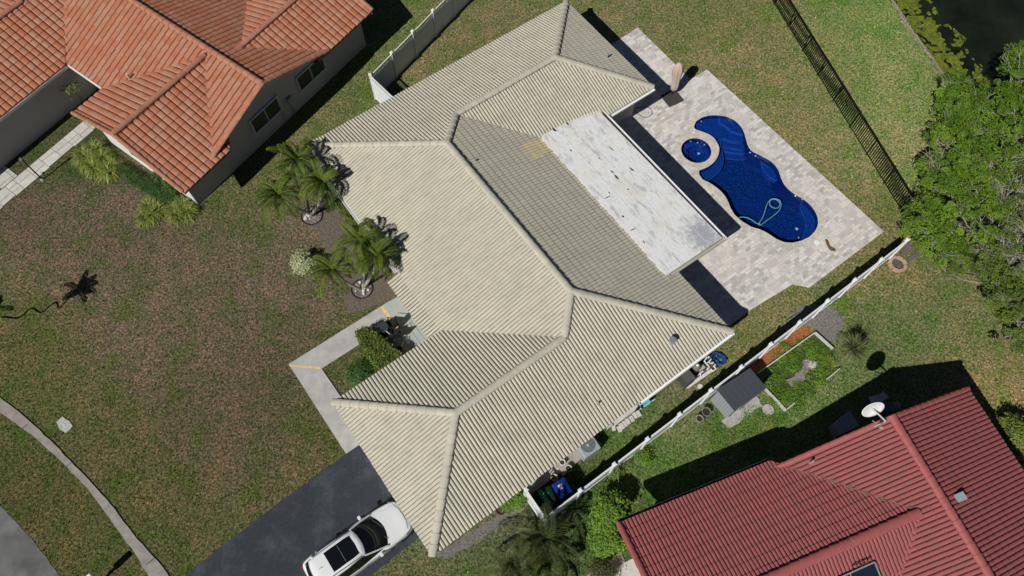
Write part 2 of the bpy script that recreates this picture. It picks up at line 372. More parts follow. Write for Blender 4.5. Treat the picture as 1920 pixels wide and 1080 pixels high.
# pale paver path beside the terracotta roofed house
PP = mat('pale_pavers', (.62, .6, .54), .8, var=.12, scale=5, stain=(.5, .49, .46), tint=(.45, .45, .44))
LF = frame(54)
b = MB()
def pav_strip(bx0, bx1, by0, by1):
    k = 0; x = bx0
    while x < bx1 - .05:
        l = random.choice((.5, .65, .8)); y = by0
        while y < by1 - .05:
            wd = random.choice((.3, .42, .55)); q = min(y + wd, by1); p = min(x + l, bx1)
            if p - x > .06 and q - y > .06:
                b.prism([LF(x + .01, y + .01)[:2], LF(p - .01, y + .01)[:2], LF(p - .01, q - .01)[:2], LF(x + .01, q - .01)[:2]], 0, .04, tint=random.random() * .9, bottom=False)
            y = q
        x += l; k += 1
def inv(fr_, p):
    a = fr_(1, 0); bb = fr_(0, 1); return p.dot(a), p.dot(bb)
q1 = inv(LF, G(158, 238)); q2 = inv(LF, G(0, 352)); q3 = inv(LF, G(25, 370))
pa0 = inv(LF, G(30, 352)); pa1 = inv(LF, G(165, 238))
cb = (inv(LF, G(150, 232))[1] + inv(LF, G(172, 250))[1]) / 2
pav_strip(-1.2, 7.5, cb - .45, cb + .45)
cb0 = inv(LF, G(24, 366))[1]
pav_strip(inv(LF, G(24, 366))[0] - .1, inv(LF, G(24, 366))[0] + .9, cb - 5, cb - .47)
tag(b.build('paver_path', PP), kind='structure')

# mulch / soil beds
MUL = mat('grey_mulch', (.17, .16, .15), .95, var=.55, scale=14, bump=.8, bscale=30, stain=(.09, .085, .075), sscale=6, samt=.8)
sheet('mulch_strip', rough_poly([G(812, 1042), G(870, 1006), G(960, 948), G(1000, 925), G(985, 955), G(940, 985), G(905, 1010), G(870, 1030), G(830, 1050)], .15, .07), .012, MUL, thick=.02)
sheet('gravel_patch', rough_poly([G(1470, 602), G(1500, 575), G(1560, 572), G(1580, 600), G(1565, 640), G(1545, 640), G(1530, 618)], .1, .12), .012, mat('grey_gravel', (.185, .17, .165), .95, var=.5, scale=12, bump=.8, bscale=30), thick=.02)
PINE = mat('pine_bark', (.33, .12, .04), .95, var=.55, scale=12, bump=.9, bscale=25, stain=(.14, .05, .02), sscale=7, samt=.6)
sheet('bark_bed', rough_poly([G(1526, 622), G(1497, 608), G(1425, 665), G(1400, 690), G(1425, 700), G(1440, 682)], .12, .03), .014, PINE, thick=.02)
sheet('front_bed', rough_poly([G(560, 395), G(640, 368), G(700, 440), G(742, 553), G(728, 566), G(650, 590), G(640, 520), G(600, 440)], .2, .08), .010, mat('bed_soil', (.135, .112, .088), .95, var=.4, scale=9, bump=.8, bscale=30), thick=.02)
sheet('side_slab', [UV(3.6, -3.7), UV(5.4, -3.7), UV(5.4, -4.4), UV(3.6, -4.4)], .04, CONC)
sheet('neighbour_walk', [G(1100, 1078), G(1165, 1035), G(1190, 1100), G(1150, 1160), G(1080, 1140)], .02, mat('tan_concrete', (.3, .25, .2), .9, var=.15, scale=3))
sheet('neighbour_driveway', [G(1150, 1066), G(1186, 1047), G(1230, 1110), G(1210, 1180), G(1120, 1150)], .035, mat('pale_slab', (.5, .5, .47), .85, var=.1, scale=4))

# pond
b = MB(); q = [P1 - dl * 30 - nl * 0, P1 + dl * 60, P1 + dl * 60 + nl * 90, P1 - dl * 30 + nl * 90]; b.prism([(p.x, p.y) for p in q], -.36, -.32)
pw = b.build('pond_water', mat('pond', (.012, .016, .008), .12, var=.5, scale=.6, bump=.05, bscale=3, spec=.5)); tag(pw, kind='structure')
vs1 = []; fs1 = []; tn = []
for i in range(26000):
    t = random.uniform(-1.5, 9.5); s = abs(random.gauss(0, 1)) * 1.15 + .38
    p = P1 + dl * t + nl * s
    if s > 2.6 + 1.1 * mnoise.noise(Vector((t * .5, 3, 1))): continue
    if mnoise.noise(Vector((p.x * 1.1, p.y * 1.1, 2))) + .6 * mnoise.noise(Vector((p.x * 4, p.y * 4, 9))) < -.20 + .12 * s: continue
    r = random.uniform(.025, .065); o = len(vs1); a0 = random.random() * 6
    z = -.31 + random.random() * .03
    for k in range(5): a = a0 + k * 1.257; vs1.append((p.x + r * math.cos(a), p.y + r * math.sin(a), z))
    fs1.append([o + k for k in range(5)]); tn.append(random.random())
ALG = mat('duckweed', (.05, .085, .008), .8, tint=(.19, .21, .02), var=.4, scale=3)
tag(npmesh('duckweed', vs1, np.array(fs1), ALG, tint=tn), 'yellow green floating weed along the pond bank', 'pond weed', kind='stuff')
bank = rough_poly([(P1 + dl * t + nl * s)[:2] for t, s in ((-2, -.18), (2.5, -.12), (5.5, -.2), (8, -.15), (8, .22), (5, .18), (2, .25), (-2, .2))], .15, .08)
b = MB(); n0 = len(b.v)
for t in np.arange(-2, 9, .06):
    for k in range(5):
        p = P1 + dl * (t + random.uniform(0, .06)) + nl * (random.gauss(.0, .1) + .12 * math.sin(t * 1.3)); r = random.uniform(.02, .06)
        z = max(-.3, -.75 * max(0, (p - P1).dot(nl)))
        b.lathe((p.x, p.y, z + .0), [(r, 0), (r * .8, r * .5), (r * .2, r * .7)], 5, tint=random.random())
tag(b.build('shore_gravel', mat('shore_stone', (.22, .17, .12), .95, tint=(.36, .31, .25))), kind='stuff', label='dry grit along the pond edge', cat='gravel')

# ------------------------------------------------------------------ grass tufts over the turf
def grass_tufts(n=150000):
    r = np.random.default_rng(3); uu = r.uniform(-21, 39, n * 2); vv = r.uniform(-47, 6, n * 2)
    x = uu * UD.x + vv * VD.x; y = uu * UD.y + vv * VD.y
    # only what the view takes in
    pc = np.stack([x, y, np.zeros_like(x) - HH], 1); X3 = np.stack([right, up, fw]); q = pc @ X3.T; sx = q[:, 0] / q[:, 2] * FOC; sy = q[:, 1] / q[:, 2] * FOC
    ok = (abs(sx) < 1150) & (abs(sy) < 700)
    hard = [deck, st, dv, sw, wk, pb, [UV(*p) for p in ((4.7, -22.6), (20, -22.6), (20, -16), (14.2, -16), (14.2, -4), (-.4, -4), (-.4, -10.8), (4.7, -10.8))],
            [LF(*p) for p in ((6.5, -23.9), (19.5, -23.9), (19.5, -44), (-2, -44), (-2, -33.6), (6.5, -33.6))], [LF(*p) for p in ((-3, cb - .5), (7.6, cb - .5), (7.6, cb + .5), (-3, cb + .5))], [LF(*p) for p in ((-3, cb - 6), (cb0 * 0 + .6, cb - 6), (.6, cb), (-3, cb))],
            [G(*p) for p in ((812, 1042), (985, 925), (1000, 945), (905, 1010), (830, 1050))], [G(*p) for p in ((560, 395), (640, 368), (742, 553), (728, 566), (650, 590), (600, 440))], [G(*p) for p in ((1100, 1078), (1165, 1035), (1240, 1100), (1080, 1140))],
            [G(*p) for p in ((1400, 690), (1526, 612), (1575, 690), (1470, 780))]]
    for h in hard: ok &= ~inpoly(x, y, [(p[0], p[1]) for p in h])
    ok &= ((x - P1.x) * nl.x + (y - P1.y) * nl.y) < -.15
    x, y = x[ok][:n], y[ok][:n]; n = len(x); cols = np.zeros((n, 3))
    for a in range(0, n, 20000):
        d2 = (x[a:a + 20000, None] - cpx[None, :, 0]) ** 2 + (y[a:a + 20000, None] - cpx[None, :, 1]) ** 2; w_ = np.exp(-d2 / (2 * 1.3 ** 2)) + 1e-3 / (d2 + 4) ** 1.5; cols[a:a + 20000] = (w_ @ cpc) / w_.sum(1, keepdims=True)
    az = r.uniform(0, 6.283, n); lean = r.uniform(.0, .9, n); hgt = r.uniform(.03, .075, n); wd = r.uniform(.012, .03, n)
    b0 = np.stack([x, y, np.zeros(n)], 1); dx = np.stack([np.cos(az), np.sin(az), np.zeros(n)], 1); pr_ = np.stack([-np.sin(az), np.cos(az), np.zeros(n)], 1)
    top = b0 + dx * (hgt * lean * 1.4)[:, None] + np.array([0, 0, 1]) * hgt[:, None]
    V = np.stack([b0 - pr_ * wd[:, None], b0 + pr_ * wd[:, None], top], 1).reshape(-1, 3)
    v_ = r.random(n)[:, None]; hue = r.random(n)[:, None]
    n1 = np.array([(mnoise.noise(Vector((a * .45, b * .45, 1))), mnoise.noise(Vector((a * 1.7, b * 1.7, 5))), mnoise.noise(Vector((a * 5, b * 5, 8)))) for a, b in zip(x.tolist(), y.tolist())])
    gr = (n1[:, :1] * .9 + n1[:, 1:2] * .8); cols = cols * (1 + gr * np.array([[.42, .08, .44]])) * (1 + .30 * n1[:, 1:2]) * np.where(n1[:, 2:3] < -.38, .45, 1.); bare = (n1[:, 1] + .5 * n1[:, 2] > .33) & (cols[:, 0] > cols[:, 1] * 1.02); hgt = np.where(bare, hgt * .25, hgt); cols = np.where(bare[:, None], cols * .4 + np.array([[.105, .092, .085]]) * .6, cols); top = b0 + dx * (hgt * lean * 1.4)[:, None] + np.array([0, 0, 1]) * hgt[:, None]; V = np.stack([b0 - pr_ * wd[:, None], b0 + pr_ * wd[:, None], top], 1).reshape(-1, 3); c = cols * (.45 + 1.75 * v_ ** 1.6) * (1 + (hue - .5) * np.array([[.5, .1, .3]]))
    ma = bpy.data.materials.new('grass_blades'); ma.use_nodes = True; t = ma.node_tree; at = t.nodes.new('ShaderNodeAttribute'); at.attribute_name = 'base'; t.links.new(at.outputs['Color'], t.nodes['Principled BSDF'].inputs['Base Color']); t.nodes['Principled BSDF'].inputs['Roughness'].default_value = .8; t.nodes['Principled BSDF'].inputs['Specular IOR Level'].default_value = .15
    o = npmesh('grass', V, np.arange(n * 3).reshape(-1, 3), ma); a_ = o.data.attributes.new('base', 'FLOAT_COLOR', 'POINT')
    a_.data.foreach_set('color', np.repeat(np.concatenate([c, np.ones((n, 1))], 1), 3, 0).astype(np.float32).ravel())
    tag(o, 'short patchy grass of the lawns around the houses', 'grass', kind='stuff')
grass_tufts()

# ------------------------------------------------------------------ tiled roofs
def slotmat(ma):           # laps between neighbouring tiles, their shade and grime painted in as a darker colour
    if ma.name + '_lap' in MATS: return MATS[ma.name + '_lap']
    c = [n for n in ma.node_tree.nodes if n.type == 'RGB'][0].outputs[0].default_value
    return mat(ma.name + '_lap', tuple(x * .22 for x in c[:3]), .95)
def tile_plane(parent, name, polys, p0, down, z0, pitch, wdt, crs, h, arc, step, ma, jitter=.006, lift=0., tvar=None):
    """corrugated tile field on a roof plane; polys: convex plan polygons"""
    down = Vector(down).normalized(); upv = -down; s_ax = Vector((-upv.y, upv.x, 0)); p0 = Vector((p0[0], p0[1], 0))
    prof_s = np.array([0, .05, .2, .5, .8, .95, 1.0]) * arc; prof_s = np.append(prof_s, 1.0)
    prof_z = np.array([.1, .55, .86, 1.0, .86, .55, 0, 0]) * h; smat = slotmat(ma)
    o = None; objs = []
    me = bpy.data.meshes.new(name); full = bmesh.new(); tl_full = full.faces.layers.float.new('tint')
    for poly in polys:
        P = [Vector((p[0], p[1], 0)) for p in poly]
        S = [(p - p0).dot(s_ax) for p in P]; T = [(p - p0).dot(upv) for p in P]
        i0, i1 = int(math.floor(min(S) / wdt)) - 1, int(math.ceil(max(S) / wdt)) + 1
        k0, k1 = int(math.floor(min(T) / crs)) - 1, int(math.ceil(max(T) / crs)) + 1
        I, K = np.meshgrid(np.arange(i0, i1), np.arange(k0, k1), indexing='ij'); I = I.ravel(); K = K.ravel()
        # keep only tiles near the polygon
        n = len(P); cs = (I + .5) * wdt; ct = (K + .5) * crs; area = sum(S[i] * T[(i + 1) % n] - S[(i + 1) % n] * T[i] for i in range(n))
        ok = np.ones(len(I), bool)
        for i in range(n):
            ex, ey = S[(i + 1) % n] - S[i], T[(i + 1) % n] - T[i]; l = math.hypot(ex, ey)
            if l < 1e-6: continue
            sd = (ex * (ct - T[i]) - ey * (cs - S[i])) / l * (1 if area > 0 else -1)
            ok &= sd > -(wdt + crs)
        I, K = I[ok], K[ok]; nt_ = len(I)
        r2 = np.random.default_rng(int(abs(p0.x * 100)) + 5); jt = r2.normal(0, jitter, nt_); js = r2.normal(0, jitter * .5, nt_); tin = r2.random(nt_)
        if tvar is not None: tin = tvar(tin, I, K)
        m_ = len(prof_s)
        s = I[:, None] * wdt + prof_s[None] * wdt + js[:, None]; tlo = (K * crs - .02 + jt)[:, None] + 0 * s; thi = ((K + 1) * crs + .01)[:, None] + 0 * s
        zl = prof_z[None] + step + 0 * s; zh = prof_z[None] * .98 + 0 * s; zb = prof_z[None] * .3 - .012 + 0 * s
        Sx = np.concatenate([s, s, s], 1); Tt = np.concatenate([tlo, thi, tlo + .006], 1); Z = np.concatenate([zl, zh, zb], 1)
        X = p0.x + s_ax.x * Sx + upv.x * Tt; Y = p0.y + s_ax.y * Sx + upv.y * Tt; ZZ = z0 + pitch * Tt + Z + lift
        V = np.stack([X, Y, ZZ], -1).reshape(-1, 3); base = (np.arange(nt_) * 3 * m_)[:, None]
        j = np.arange(m_ - 1)[None]
        f1 = np.stack([base + j, base + m_ + j, base + m_ + j + 1, base + j + 1], -1).reshape(-1, 4)
        f2 = np.stack([base + j, base + j + 1, base + 2 * m_ + j + 1, base + 2 * m_ + j], -1).reshape(-1, 4)
        FF = np.concatenate([f1, f2]); tt = np.concatenate([np.repeat(tin, m_ - 1)] * 2)
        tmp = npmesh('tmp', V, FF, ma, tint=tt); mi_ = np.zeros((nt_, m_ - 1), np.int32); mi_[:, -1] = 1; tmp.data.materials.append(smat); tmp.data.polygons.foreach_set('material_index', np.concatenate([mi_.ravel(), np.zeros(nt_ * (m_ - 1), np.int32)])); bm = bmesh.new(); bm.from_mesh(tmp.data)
        bpy.data.objects.remove(tmp)
        for i in range(n):
            a, c = P[i], P[(i + 1) % n]; e = c - a
            if e.length < 1e-6: continue
            nn = Vector((e.y, -e.x, 0)).normalized()      # outward for CCW
            ar = sum(P[q].x * P[(q + 1) % n].y - P[(q + 1) % n].x * P[q].y for q in range(n))
            if ar < 0: nn = -nn
            # eaves keep their scalloped lower ends
            if abs((a - p0).dot(upv)) < .02 and abs((c - p0).dot(upv)) < .02: continue
            bmesh.ops.bisect_plane(bm, geom=bm.verts[:] + bm.edges[:] + bm.faces[:], dist=1e-5, plane_co=a, plane_no=nn, clear_outer=True)
        # tiles below the eave line go
        bad = [f for f in bm.faces if (f.calc_center_median() - p0).to_2d().dot(upv.to_2d()) < -.03]
        bmesh.ops.delete(bm, geom=bad, context='FACES')
        t2 = bpy.data.meshes.new('t2'); bm.to_mesh(t2); bm.free(); full.from_mesh(t2); bpy.data.meshes.remove(t2)
        # closed deck just below the tiles
    off = parent.location
    for v in full.verts: v.co -= off
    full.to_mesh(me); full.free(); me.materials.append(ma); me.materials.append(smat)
    ob = bpy.data.objects.new(name, me); COL.objects.link(ob); ob.parent = parent
    return ob
def under(mb, poly, p0, down, z0, pitch, th=.05, drop=.03):
    down = Vector(down).normalized(); p0 = Vector((p0[0], p0[1], 0))
    top = [Vector((p[0], p[1], z0 + pitch * (Vector((p[0], p[1], 0)) - p0).dot(-down) - drop)) for p in poly]
    n = len(top); vs = [v - Vector((0, 0, th)) for v in top] + top
    ar = sum(top[q].x * top[(q + 1) % n].y - top[(q + 1) % n].x * top[q].y for q in range(n))
    if ar < 0: vs = [v - Vector((0, 0, th)) for v in top[::-1]] + top[::-1]
    mb.add(vs, [tuple(range(n, 2 * n)), tuple(range(n))[::-1]] + [(i, (i + 1) % n, n + (i + 1) % n, n + i) for i in range(n)])
def ridge(mb, a, b, r, seg, rng_t=None, lift=.05, squash=.75):
    a = Vector(a); b = Vector(b); d = b - a; L = d.length; d.normalize(); n = max(1, int(round(L / seg))); sl_ = L / n
    side = d.cross(Vector((0, 0, 1))).normalized(); upn = side.cross(d)
    for i in range(n):
        p = a + d * sl_ * i; q = p + d * (sl_ + .03); vs = []; m_ = 9; tt = random.random()
        for (pp, rr) in ((p, r * .90), (q, r * 1.08)):
            for k in range(m_):
                t = math.pi * (k / (m_ - 1)) * 1.14 - .07 * math.pi
                vs.append(pp + side * math.cos(t) * rr + upn * (math.sin(t) * rr * squash + lift - .02))
        fs = [(k, k + 1, m_ + k + 1, m_ + k) for k in range(m_ - 1)] + [tuple(range(m_, 2 * m_)), tuple(range(m_))[::-1]]
        mb.add(vs, fs, tt)
def gutter(mb, a, b, wd=.11, ht=.1):
    a = Vector(a); b = Vector(b); d = (b - a).normalized(); s = Vector((d.y, -d.x, 0))
    mb.beam(a, b, wd, .012)
    for q in (-1, 1): mb.beam(a + s * wd / 2 * q + Vector((0, 0, ht / 2)), b + s * wd / 2 * q + Vector((0, 0, ht / 2)), .014, ht)
    mb.beam(a - s * wd / 2 + Vector((0, 0, ht / 2)), a + s * wd / 2 + Vector((0, 0, ht / 2)), .014, ht)
    mb.beam(b - s * wd / 2 + Vector((0, 0, ht / 2)), b + s * wd / 2 + Vector((0, 0, ht / 2)), .014, ht)
STUC = mat('cream_stucco', (.62, .58, .48), .9, var=.06, scale=3, bump=.2, bscale=60)
WHITE = mat('white_paint', (.78, .79, .79), .5, var=.03, scale=3)
GLASS = mat('window_glass', (.018, .022, .028), .25, spec=.25)
DARKM = mat('dark_metal', (.03, .03, .032), .5, metal=.3)

# ---- cream roofed house
U0, U1, UG, UN, V0, V1, V2, V3 = 4.497, 14.52, -.843, 20.398, -22.916, -3.771, -11.134, -15.769
PT, ZE = .35, 2.5
hmw = (U1 - U0) / 2; UM = (U0 + U1) / 2
J = UV(UM, V0 + hmw, ZE + PT * hmw); K = UV(UM, V1 - hmw, ZE + PT * hmw)
gh = (V1 - V2) / 2; VG = (V1 + V2) / 2; Lp = UV(U0 + gh, VG, ZE + PT * gh); Mp = UV(UG + gh, VG, ZE + PT * gh)
nh = (V3 - V0) / 2; VN = (V0 + V3) / 2; Np = UV(U1 - nh, VN, ZE + PT * nh); Op = UV(UN - nh, VN, ZE + PT * nh)
cream = empty('house', UV(9, -13), 'single storey house in the middle under a big cream hipped tile roof', 'house')
TC = mat('cream_tile', (.555, .52, .415), .82, tint=(.50, .47, .38), var=.05, scale=1.2, bump=.15, bscale=45, stain=(.42, .40, .33), sscale=1.3, samt=.5)
kw = dict(wdt=.155, crs=.315, h=.046, arc=.765, step=.022, ma=TC, jitter=.004)
def tv(t, I, K):
    return np.where(t > .99, -.9, t ** 2)        # a few tiles are much paler
nA, nB, nC, nE, nF, nG = UV(U0, V0), UV(UN, V0), UV(UN, V3), UV(U1, V1), UV(UG, V1), UV(UG, V2)
ub = MB()
def plane(name, polys, p0, down, z0=ZE, par=cream, pt=PT, umb=ub, **k):
    a = dict(kw); a.update(k)
    for p in polys: under(umb, p, p0, down, z0, pt)
    return tile_plane(par, name, polys, p0, down, z0, pt, **a)
H1 = UV(U0 + nh, VN)
plane('roof_tiles', [[nA, nB, Op, H1], [H1, Np, J]], nA, -VD, tvar=tv)
plane('roof_tiles', [[nB, nC, Op]], nB, UD, tvar=tv, step=.034, arc=.9, h=.026)
plane('roof_tiles', [[nC, Op, Np, UV(U1 - .0, V3)]], nC, VD, tvar=tv)
plane('roof_tiles', [[UV(U1, V3 + 0), Np, J, K, nE]], nE, UD, tvar=lambda t, I, K: np.where(t > .985, .0, .55 + .45 * t), step=.036, arc=.9, h=.026)
plane('roof_tiles', [[nE, nF, Mp, Lp], [nE, Lp, K]], nF, VD, tvar=tv)
plane('roof_tiles', [[nF, nG, Mp]], nF, -UD, tvar=tv, arc=.89, step=.03)
plane('roof_tiles', [[nG, Mp, Lp, UV(U0 + .0, V2)]], nG, -VD, tvar=tv)
du = .609; vstep = -14.55
plane('roof_tiles', [[nA, J, UV(UM, vstep), UV(U0, vstep)], [UV(U0, vstep), UV(UM, vstep), K, Lp, UV(U0, V2)]], nA, -UD, tvar=tv, arc=.89, step=.03)
plane('roof_tiles', [[UV(U0 - du, vstep), UV(U0, vstep), UV(U0, V2), UV(U0 - du, V2)]], UV(U0 - du, vstep), -UD, z0=ZE - PT * du, tvar=tv)
ub.build('roof_deck', mat('roof_felt', (.22, .21, .18), .95), cream)
up_ = Vector((0, 0, .03)); CRG = mat('cream_ridge', (.52, .49, .395), .85, tint=(.45, .43, .36), var=.07, scale=6, bump=.3, bscale=40)
def rcap(par, ma, *a, **k):
    b_ = MB(); ridge(b_, *a, **k); return b_.build('ridge_cap', ma, par)
for a, bb in ((UV(U0, V0, ZE), J), (Np, J), (J, K), (UV(U1, V1, ZE), K), (Lp, K), (Lp, Mp), (UV(UG, V2, ZE), Mp), (UV(UG, V1, ZE), Mp), (Np, Op), (UV(UN, V0, ZE), Op), (UV(UN, V3, ZE), Op)):
    rcap(cream, CRG, a + up_, bb + up_, .165, .40, squash=.62)
# patch of newer, warmer tiles on the back slope
pt_ = MB()
def roofz(u): return ZE + PT * (U1 - u)
ta, tb_ = UV(13.86, -16.3), UV(12.35, -15.0)
b2 = MB(); 
plane('roof_patch', [[UV(12.6, -16.45), UV(13.85, -16.45), UV(13.85, -15.6), UV(12.6, -15.3)]], nE, UD, umb=b2, ma=mat('patch_tile', (.68, .56, .34), .8, tint=(.6, .5, .32), var=.1, scale=4), lift=.012)
wall = MB(); wall.prism([UV(*p)[:2] for p in ((5, -22.4), (19.9, -22.4), (19.9, -16.3), (14, -16.3), (14, -4.3), (-.3, -4.3), (-.3, -10.6), (5, -10.6))], 0, 2.42)
wo = wall.build('wall', STUC, cream)
sf = MB(); sf.prism([UV(*p)[:2] for p in ((U0 + .02, V0 + .03), (UN - .03, V0 + .03), (UN - .03, V3 - .03), (U1 - .03, V3 - .03), (U1 - .03, V1 - .03), (UG + .03, V1 - .03), (UG + .03, V2 + .03), (U0 + .02, V2 + .03))], 2.30, 2.425)
sf.prism([UV(*p)[:2] for p in ((U0 - du + .02, vstep + .02), (U0 + .02, vstep + .02), (U0 + .02, V2), (U0 - du + .02, V2))], 2.1, 2.22)
sf.build('fascia', mat('fascia_paint', (.62, .60, .52), .7), cream)
for g0, g1 in ((UV(17.5, V3 + .07, 2.36), UV(UN + .02, V3 + .07, 2.36)), (UV(9.3, V1 + .07, 2.36), UV(U1 + .05, V1 + .07, 2.36)), (UV(U0 - .07, -21.2, 2.36), UV(U0 - .07, vstep - .1, 2.36))):
    gb = MB(); gutter(gb, g0, g1); gb.build('gutter', WHITE, cream)
# doors and windows under the eaves
def opening(par, c, along, wd, ht, outw, glass=True, name='window', frm=WHITE, gm=GLASS, mull=1):
    along = Vector(along).normalized(); outw = Vector(outw).normalized(); c = Vector(c); b = MB(); t = .07
    for s in (-1, 1):
        b.beam(c + along * s * wd / 2 - Vector((0, 0, ht / 2)) + outw * .03, c + along * s * wd / 2 + Vector((0, 0, ht / 2)) + outw * .03, t, t)
        b.beam(c - along * (wd / 2 + t / 2) + Vector((0, 0, s * ht / 2)) + outw * .035, c + along * (wd / 2 + t / 2) + Vector((0, 0, s * ht / 2)) + outw * .035, t * 1.2, t)
    for k in range(mull):
        p = c + along * wd * ((k + 1) / (mull + 1) - .5); b.beam(p - Vector((0, 0, ht / 2 - .03)) + outw * .025, p + Vector((0, 0, ht / 2 - .03)) + outw * .025, .045, .045)
    fo = b.build(name, frm, par)
    g = MB(); g.beam(c - along * wd / 2 + outw * .012, c + along * wd / 2 + outw * .012, .012, ht - .02); 
    g.build('pane' if glass else 'panel', gm, fo, world=True); return fo
gd = MB(); gd.beam(UV(-.32, -9.8, 1.1), UV(-.32, -5.1, 1.1), .04, 2.1); gdo = gd.build('garage_door', WHITE, cream)
opening(cream, UV(4.98, -12.0, 1.1), VD, .95, 2.1, -UD, False, 'front_door', gm=mat('door_paint', (.2, .1, .05)), mull=0)
for v in (-20.5, -17.5): opening(cream, UV(4.98, v, 1.45), VD, 1.5, 1.1, -UD)
for u in (7., 11., 16.): opening(cream, UV(u, -22.42, 1.45), UD, 1.3, 1.1, -VD)
for u in (3., 7., 11.5): opening(cream, UV(u, -4.28, 1.6), UD, 1.1, .9, VD)
for v in (-14.5, -11., -7.): opening(cream, UV(14.02, v, 1.25), VD, 2.0, 1.9, UD)
# vents on the roof
vb = MB(); vp = G(1260, 640, 3.1); vb.tube([vp - Vector((0, 0, .35)), vp + Vector((0, 0, .16))], .11, 14)
vb.tube([vp + Vector((0, 0, .16)), vp + Vector((0, 0, .2))], .15, 14); vb.build('roof_vent', mat('zinc', (.45, .5, .55), .35, metal=.6), cream)
for px, py, z in ((1121, 757, 2.9), (1139, 104, 3.0), (891, 302, 4.1)):
    vb = MB(); p = G(px, py, z); vb.tube([p - Vector((0, 0, .3)), p + Vector((0, 0, .12))], .045, 10); vb.build('vent_pipe', mat('pipe_grey', (.3, .3, .28)), cream)
# white flat roof over the rear patio
PR = mat('white_roof_coating', (.78, .79, .79), .75, var=.07, scale=.9, bump=.35, bscale=14, stain=(.62, .58, .50), sscale=.9, samt=.7)
def pr_extra(ma):
    t = ma.node_tree; N = t.nodes; L = t.links; b = N['Principled BSDF']; tc = N.new('ShaderNodeTexCoord'); mp = N.new('ShaderNodeMapping'); mp.inputs['Rotation'].default_value = (0, 0, -TH)
    L.new(tc.outputs['Object'], mp.inputs[0]); cur = b.inputs['Base Color'].links[0].from_socket
    def n_(s, sx, sy, lo, hi, c, amt):
        nonlocal cur
        m2 = N.new('ShaderNodeMapping'); m2.inputs['Scale'].default_value = (sx, sy, 1); L.new(mp.outputs[0], m2.inputs[0])
        n = N.new('ShaderNodeTexNoise'); L.new(m2.outputs[0], n.inputs[0]); n.inputs['Scale'].default_value = s; n.inputs['Detail'].default_value = 8; n.inputs['Roughness'].default_value = .7; n.inputs['Distortion'].default_value = .4
        r = N.new('ShaderNodeMapRange'); L.new(n.outputs[0], r.inputs[0]); r.inputs[1].default_value = lo; r.inputs[2].default_value = hi; r.inputs[3].default_value = 0; r.inputs[4].default_value = amt
        x = N.new('ShaderNodeMix'); x.data_type = 'RGBA'; L.new(r.outputs[0], x.inputs[0]); L.new(cur, x.inputs[6]); x.inputs[7].default_value = (*c, 1); cur = x.outputs[2]
    n_(2.2, 1.6, .5, .53, .62, (.42, .44, .46), .75)
    n_(7, 3.0, .5, .56, .64, (.34, .35, .37), .6)
    ge = N.new('ShaderNodeNewGeometry'); vd_ = N.new('ShaderNodeVectorMath'); vd_.operation = 'DISTANCE'; L.new(ge.outputs['Position'], vd_.inputs[0]); vd_.inputs[1].default_value = G(1318, 438, 2.7)
    nn_ = N.new('ShaderNodeTexNoise'); L.new(tc.outputs['Object'], nn_.inputs[0]); nn_.inputs['Scale'].default_value = 5; nn_.inputs['Detail'].default_value = 7; nn_.inputs['Roughness'].default_value = .75
    m1 = N.new('ShaderNodeMath'); m1.operation = 'MULTIPLY_ADD'; L.new(nn_.outputs[0], m1.inputs[0]); m1.inputs[1].default_value = 3.2; m1.inputs[2].default_value = -1.6; m3 = N.new('ShaderNodeMath'); m3.operation = 'ADD'; L.new(m1.outputs[0], m3.inputs[0]); L.new(vd_.outputs['Value'], m3.inputs[1])
    r = N.new('ShaderNodeMapRange'); L.new(m3.outputs[0], r.inputs[0]); r.inputs[1].default_value = 1.1; r.inputs[2].default_value = .4; r.inputs[3].default_value = 0; r.inputs[4].default_value = .75
    x = N.new('ShaderNodeMix'); x.data_type = 'RGBA'; L.new(r.outputs[0], x.inputs[0]); L.new(cur, x.inputs[6]); x.inputs[7].default_value = (.27, .28, .31, 1); cur = x.outputs[2]
    L.new(cur, b.inputs['Base Color'])
pr_extra(PR)
def cz(u): return 2.9 - (u - 13.8) * .07
ju = [UV(13.80 + random.uniform(-.04, .05), v) for v in np.arange(-16.4, -7.3, .12)]
jn = [UV(u, -16.48 + random.uniform(-.03, .03)) for u in np.arange(17.1, 13.8, -.2)]
top = [UV(17.22, -7.37)] + [UV(17.18, -16.46)] + jn + ju + [UV(13.9, -7.37)]
b = MB(); n = len(top); vs = []
for z in (-.06, 0):
    for p in top: vs.append(Vector((p.x, p.y, cz(p.dot(UD)) + z)))
b.add(vs, [tuple(range(n, 2 * n)), tuple(range(n))[::-1]] + [(i, n + i, n + (i + 1) % n, (i + 1) % n) for i in range(n)][::1])
pr = b.build('patio_roof', PR, cream)
bm = bmesh.new(); bm.from_mesh(pr.data); bmesh.ops.recalc_face_normals(bm, faces=bm.faces); bm.to_mesh(pr.data); bm.free()
b = MB()
for u in (14.75, 15.6, 16.45):
    b.beam(UV(u, -16.4, cz(u) + .004), UV(u + random.uniform(-.03, .03), -7.45, cz(u) + .004), .022, .012)
b.build('roof_seam', mat('seam', (.55, .56, .56), .8, var=.3, scale=6), pr)
b = MB()
tears = [((1087, 211), (1094, 216), .09), ((1059, 225), (1066, 234), .12), ((1035, 241), (1043, 247), .14), ((1141, 272), (1151, 281), .05), ((1180, 312), (1189, 319), .09), ((1144, 319), (1151, 324), .08), ((1151, 326), (1160, 336), .12), ((1068, 281), (1072, 285), .07), ((1130, 375), (1144, 369), .05), ((1141, 361), (1143, 364), .07), ((1166, 405), (1169, 409), .1), ((1176, 353), (1179, 356), .07), ((1122, 294), (1125, 298), .05), ((1180, 435), (1190, 430), .06), ((1205, 452), (1208, 458), .06)]
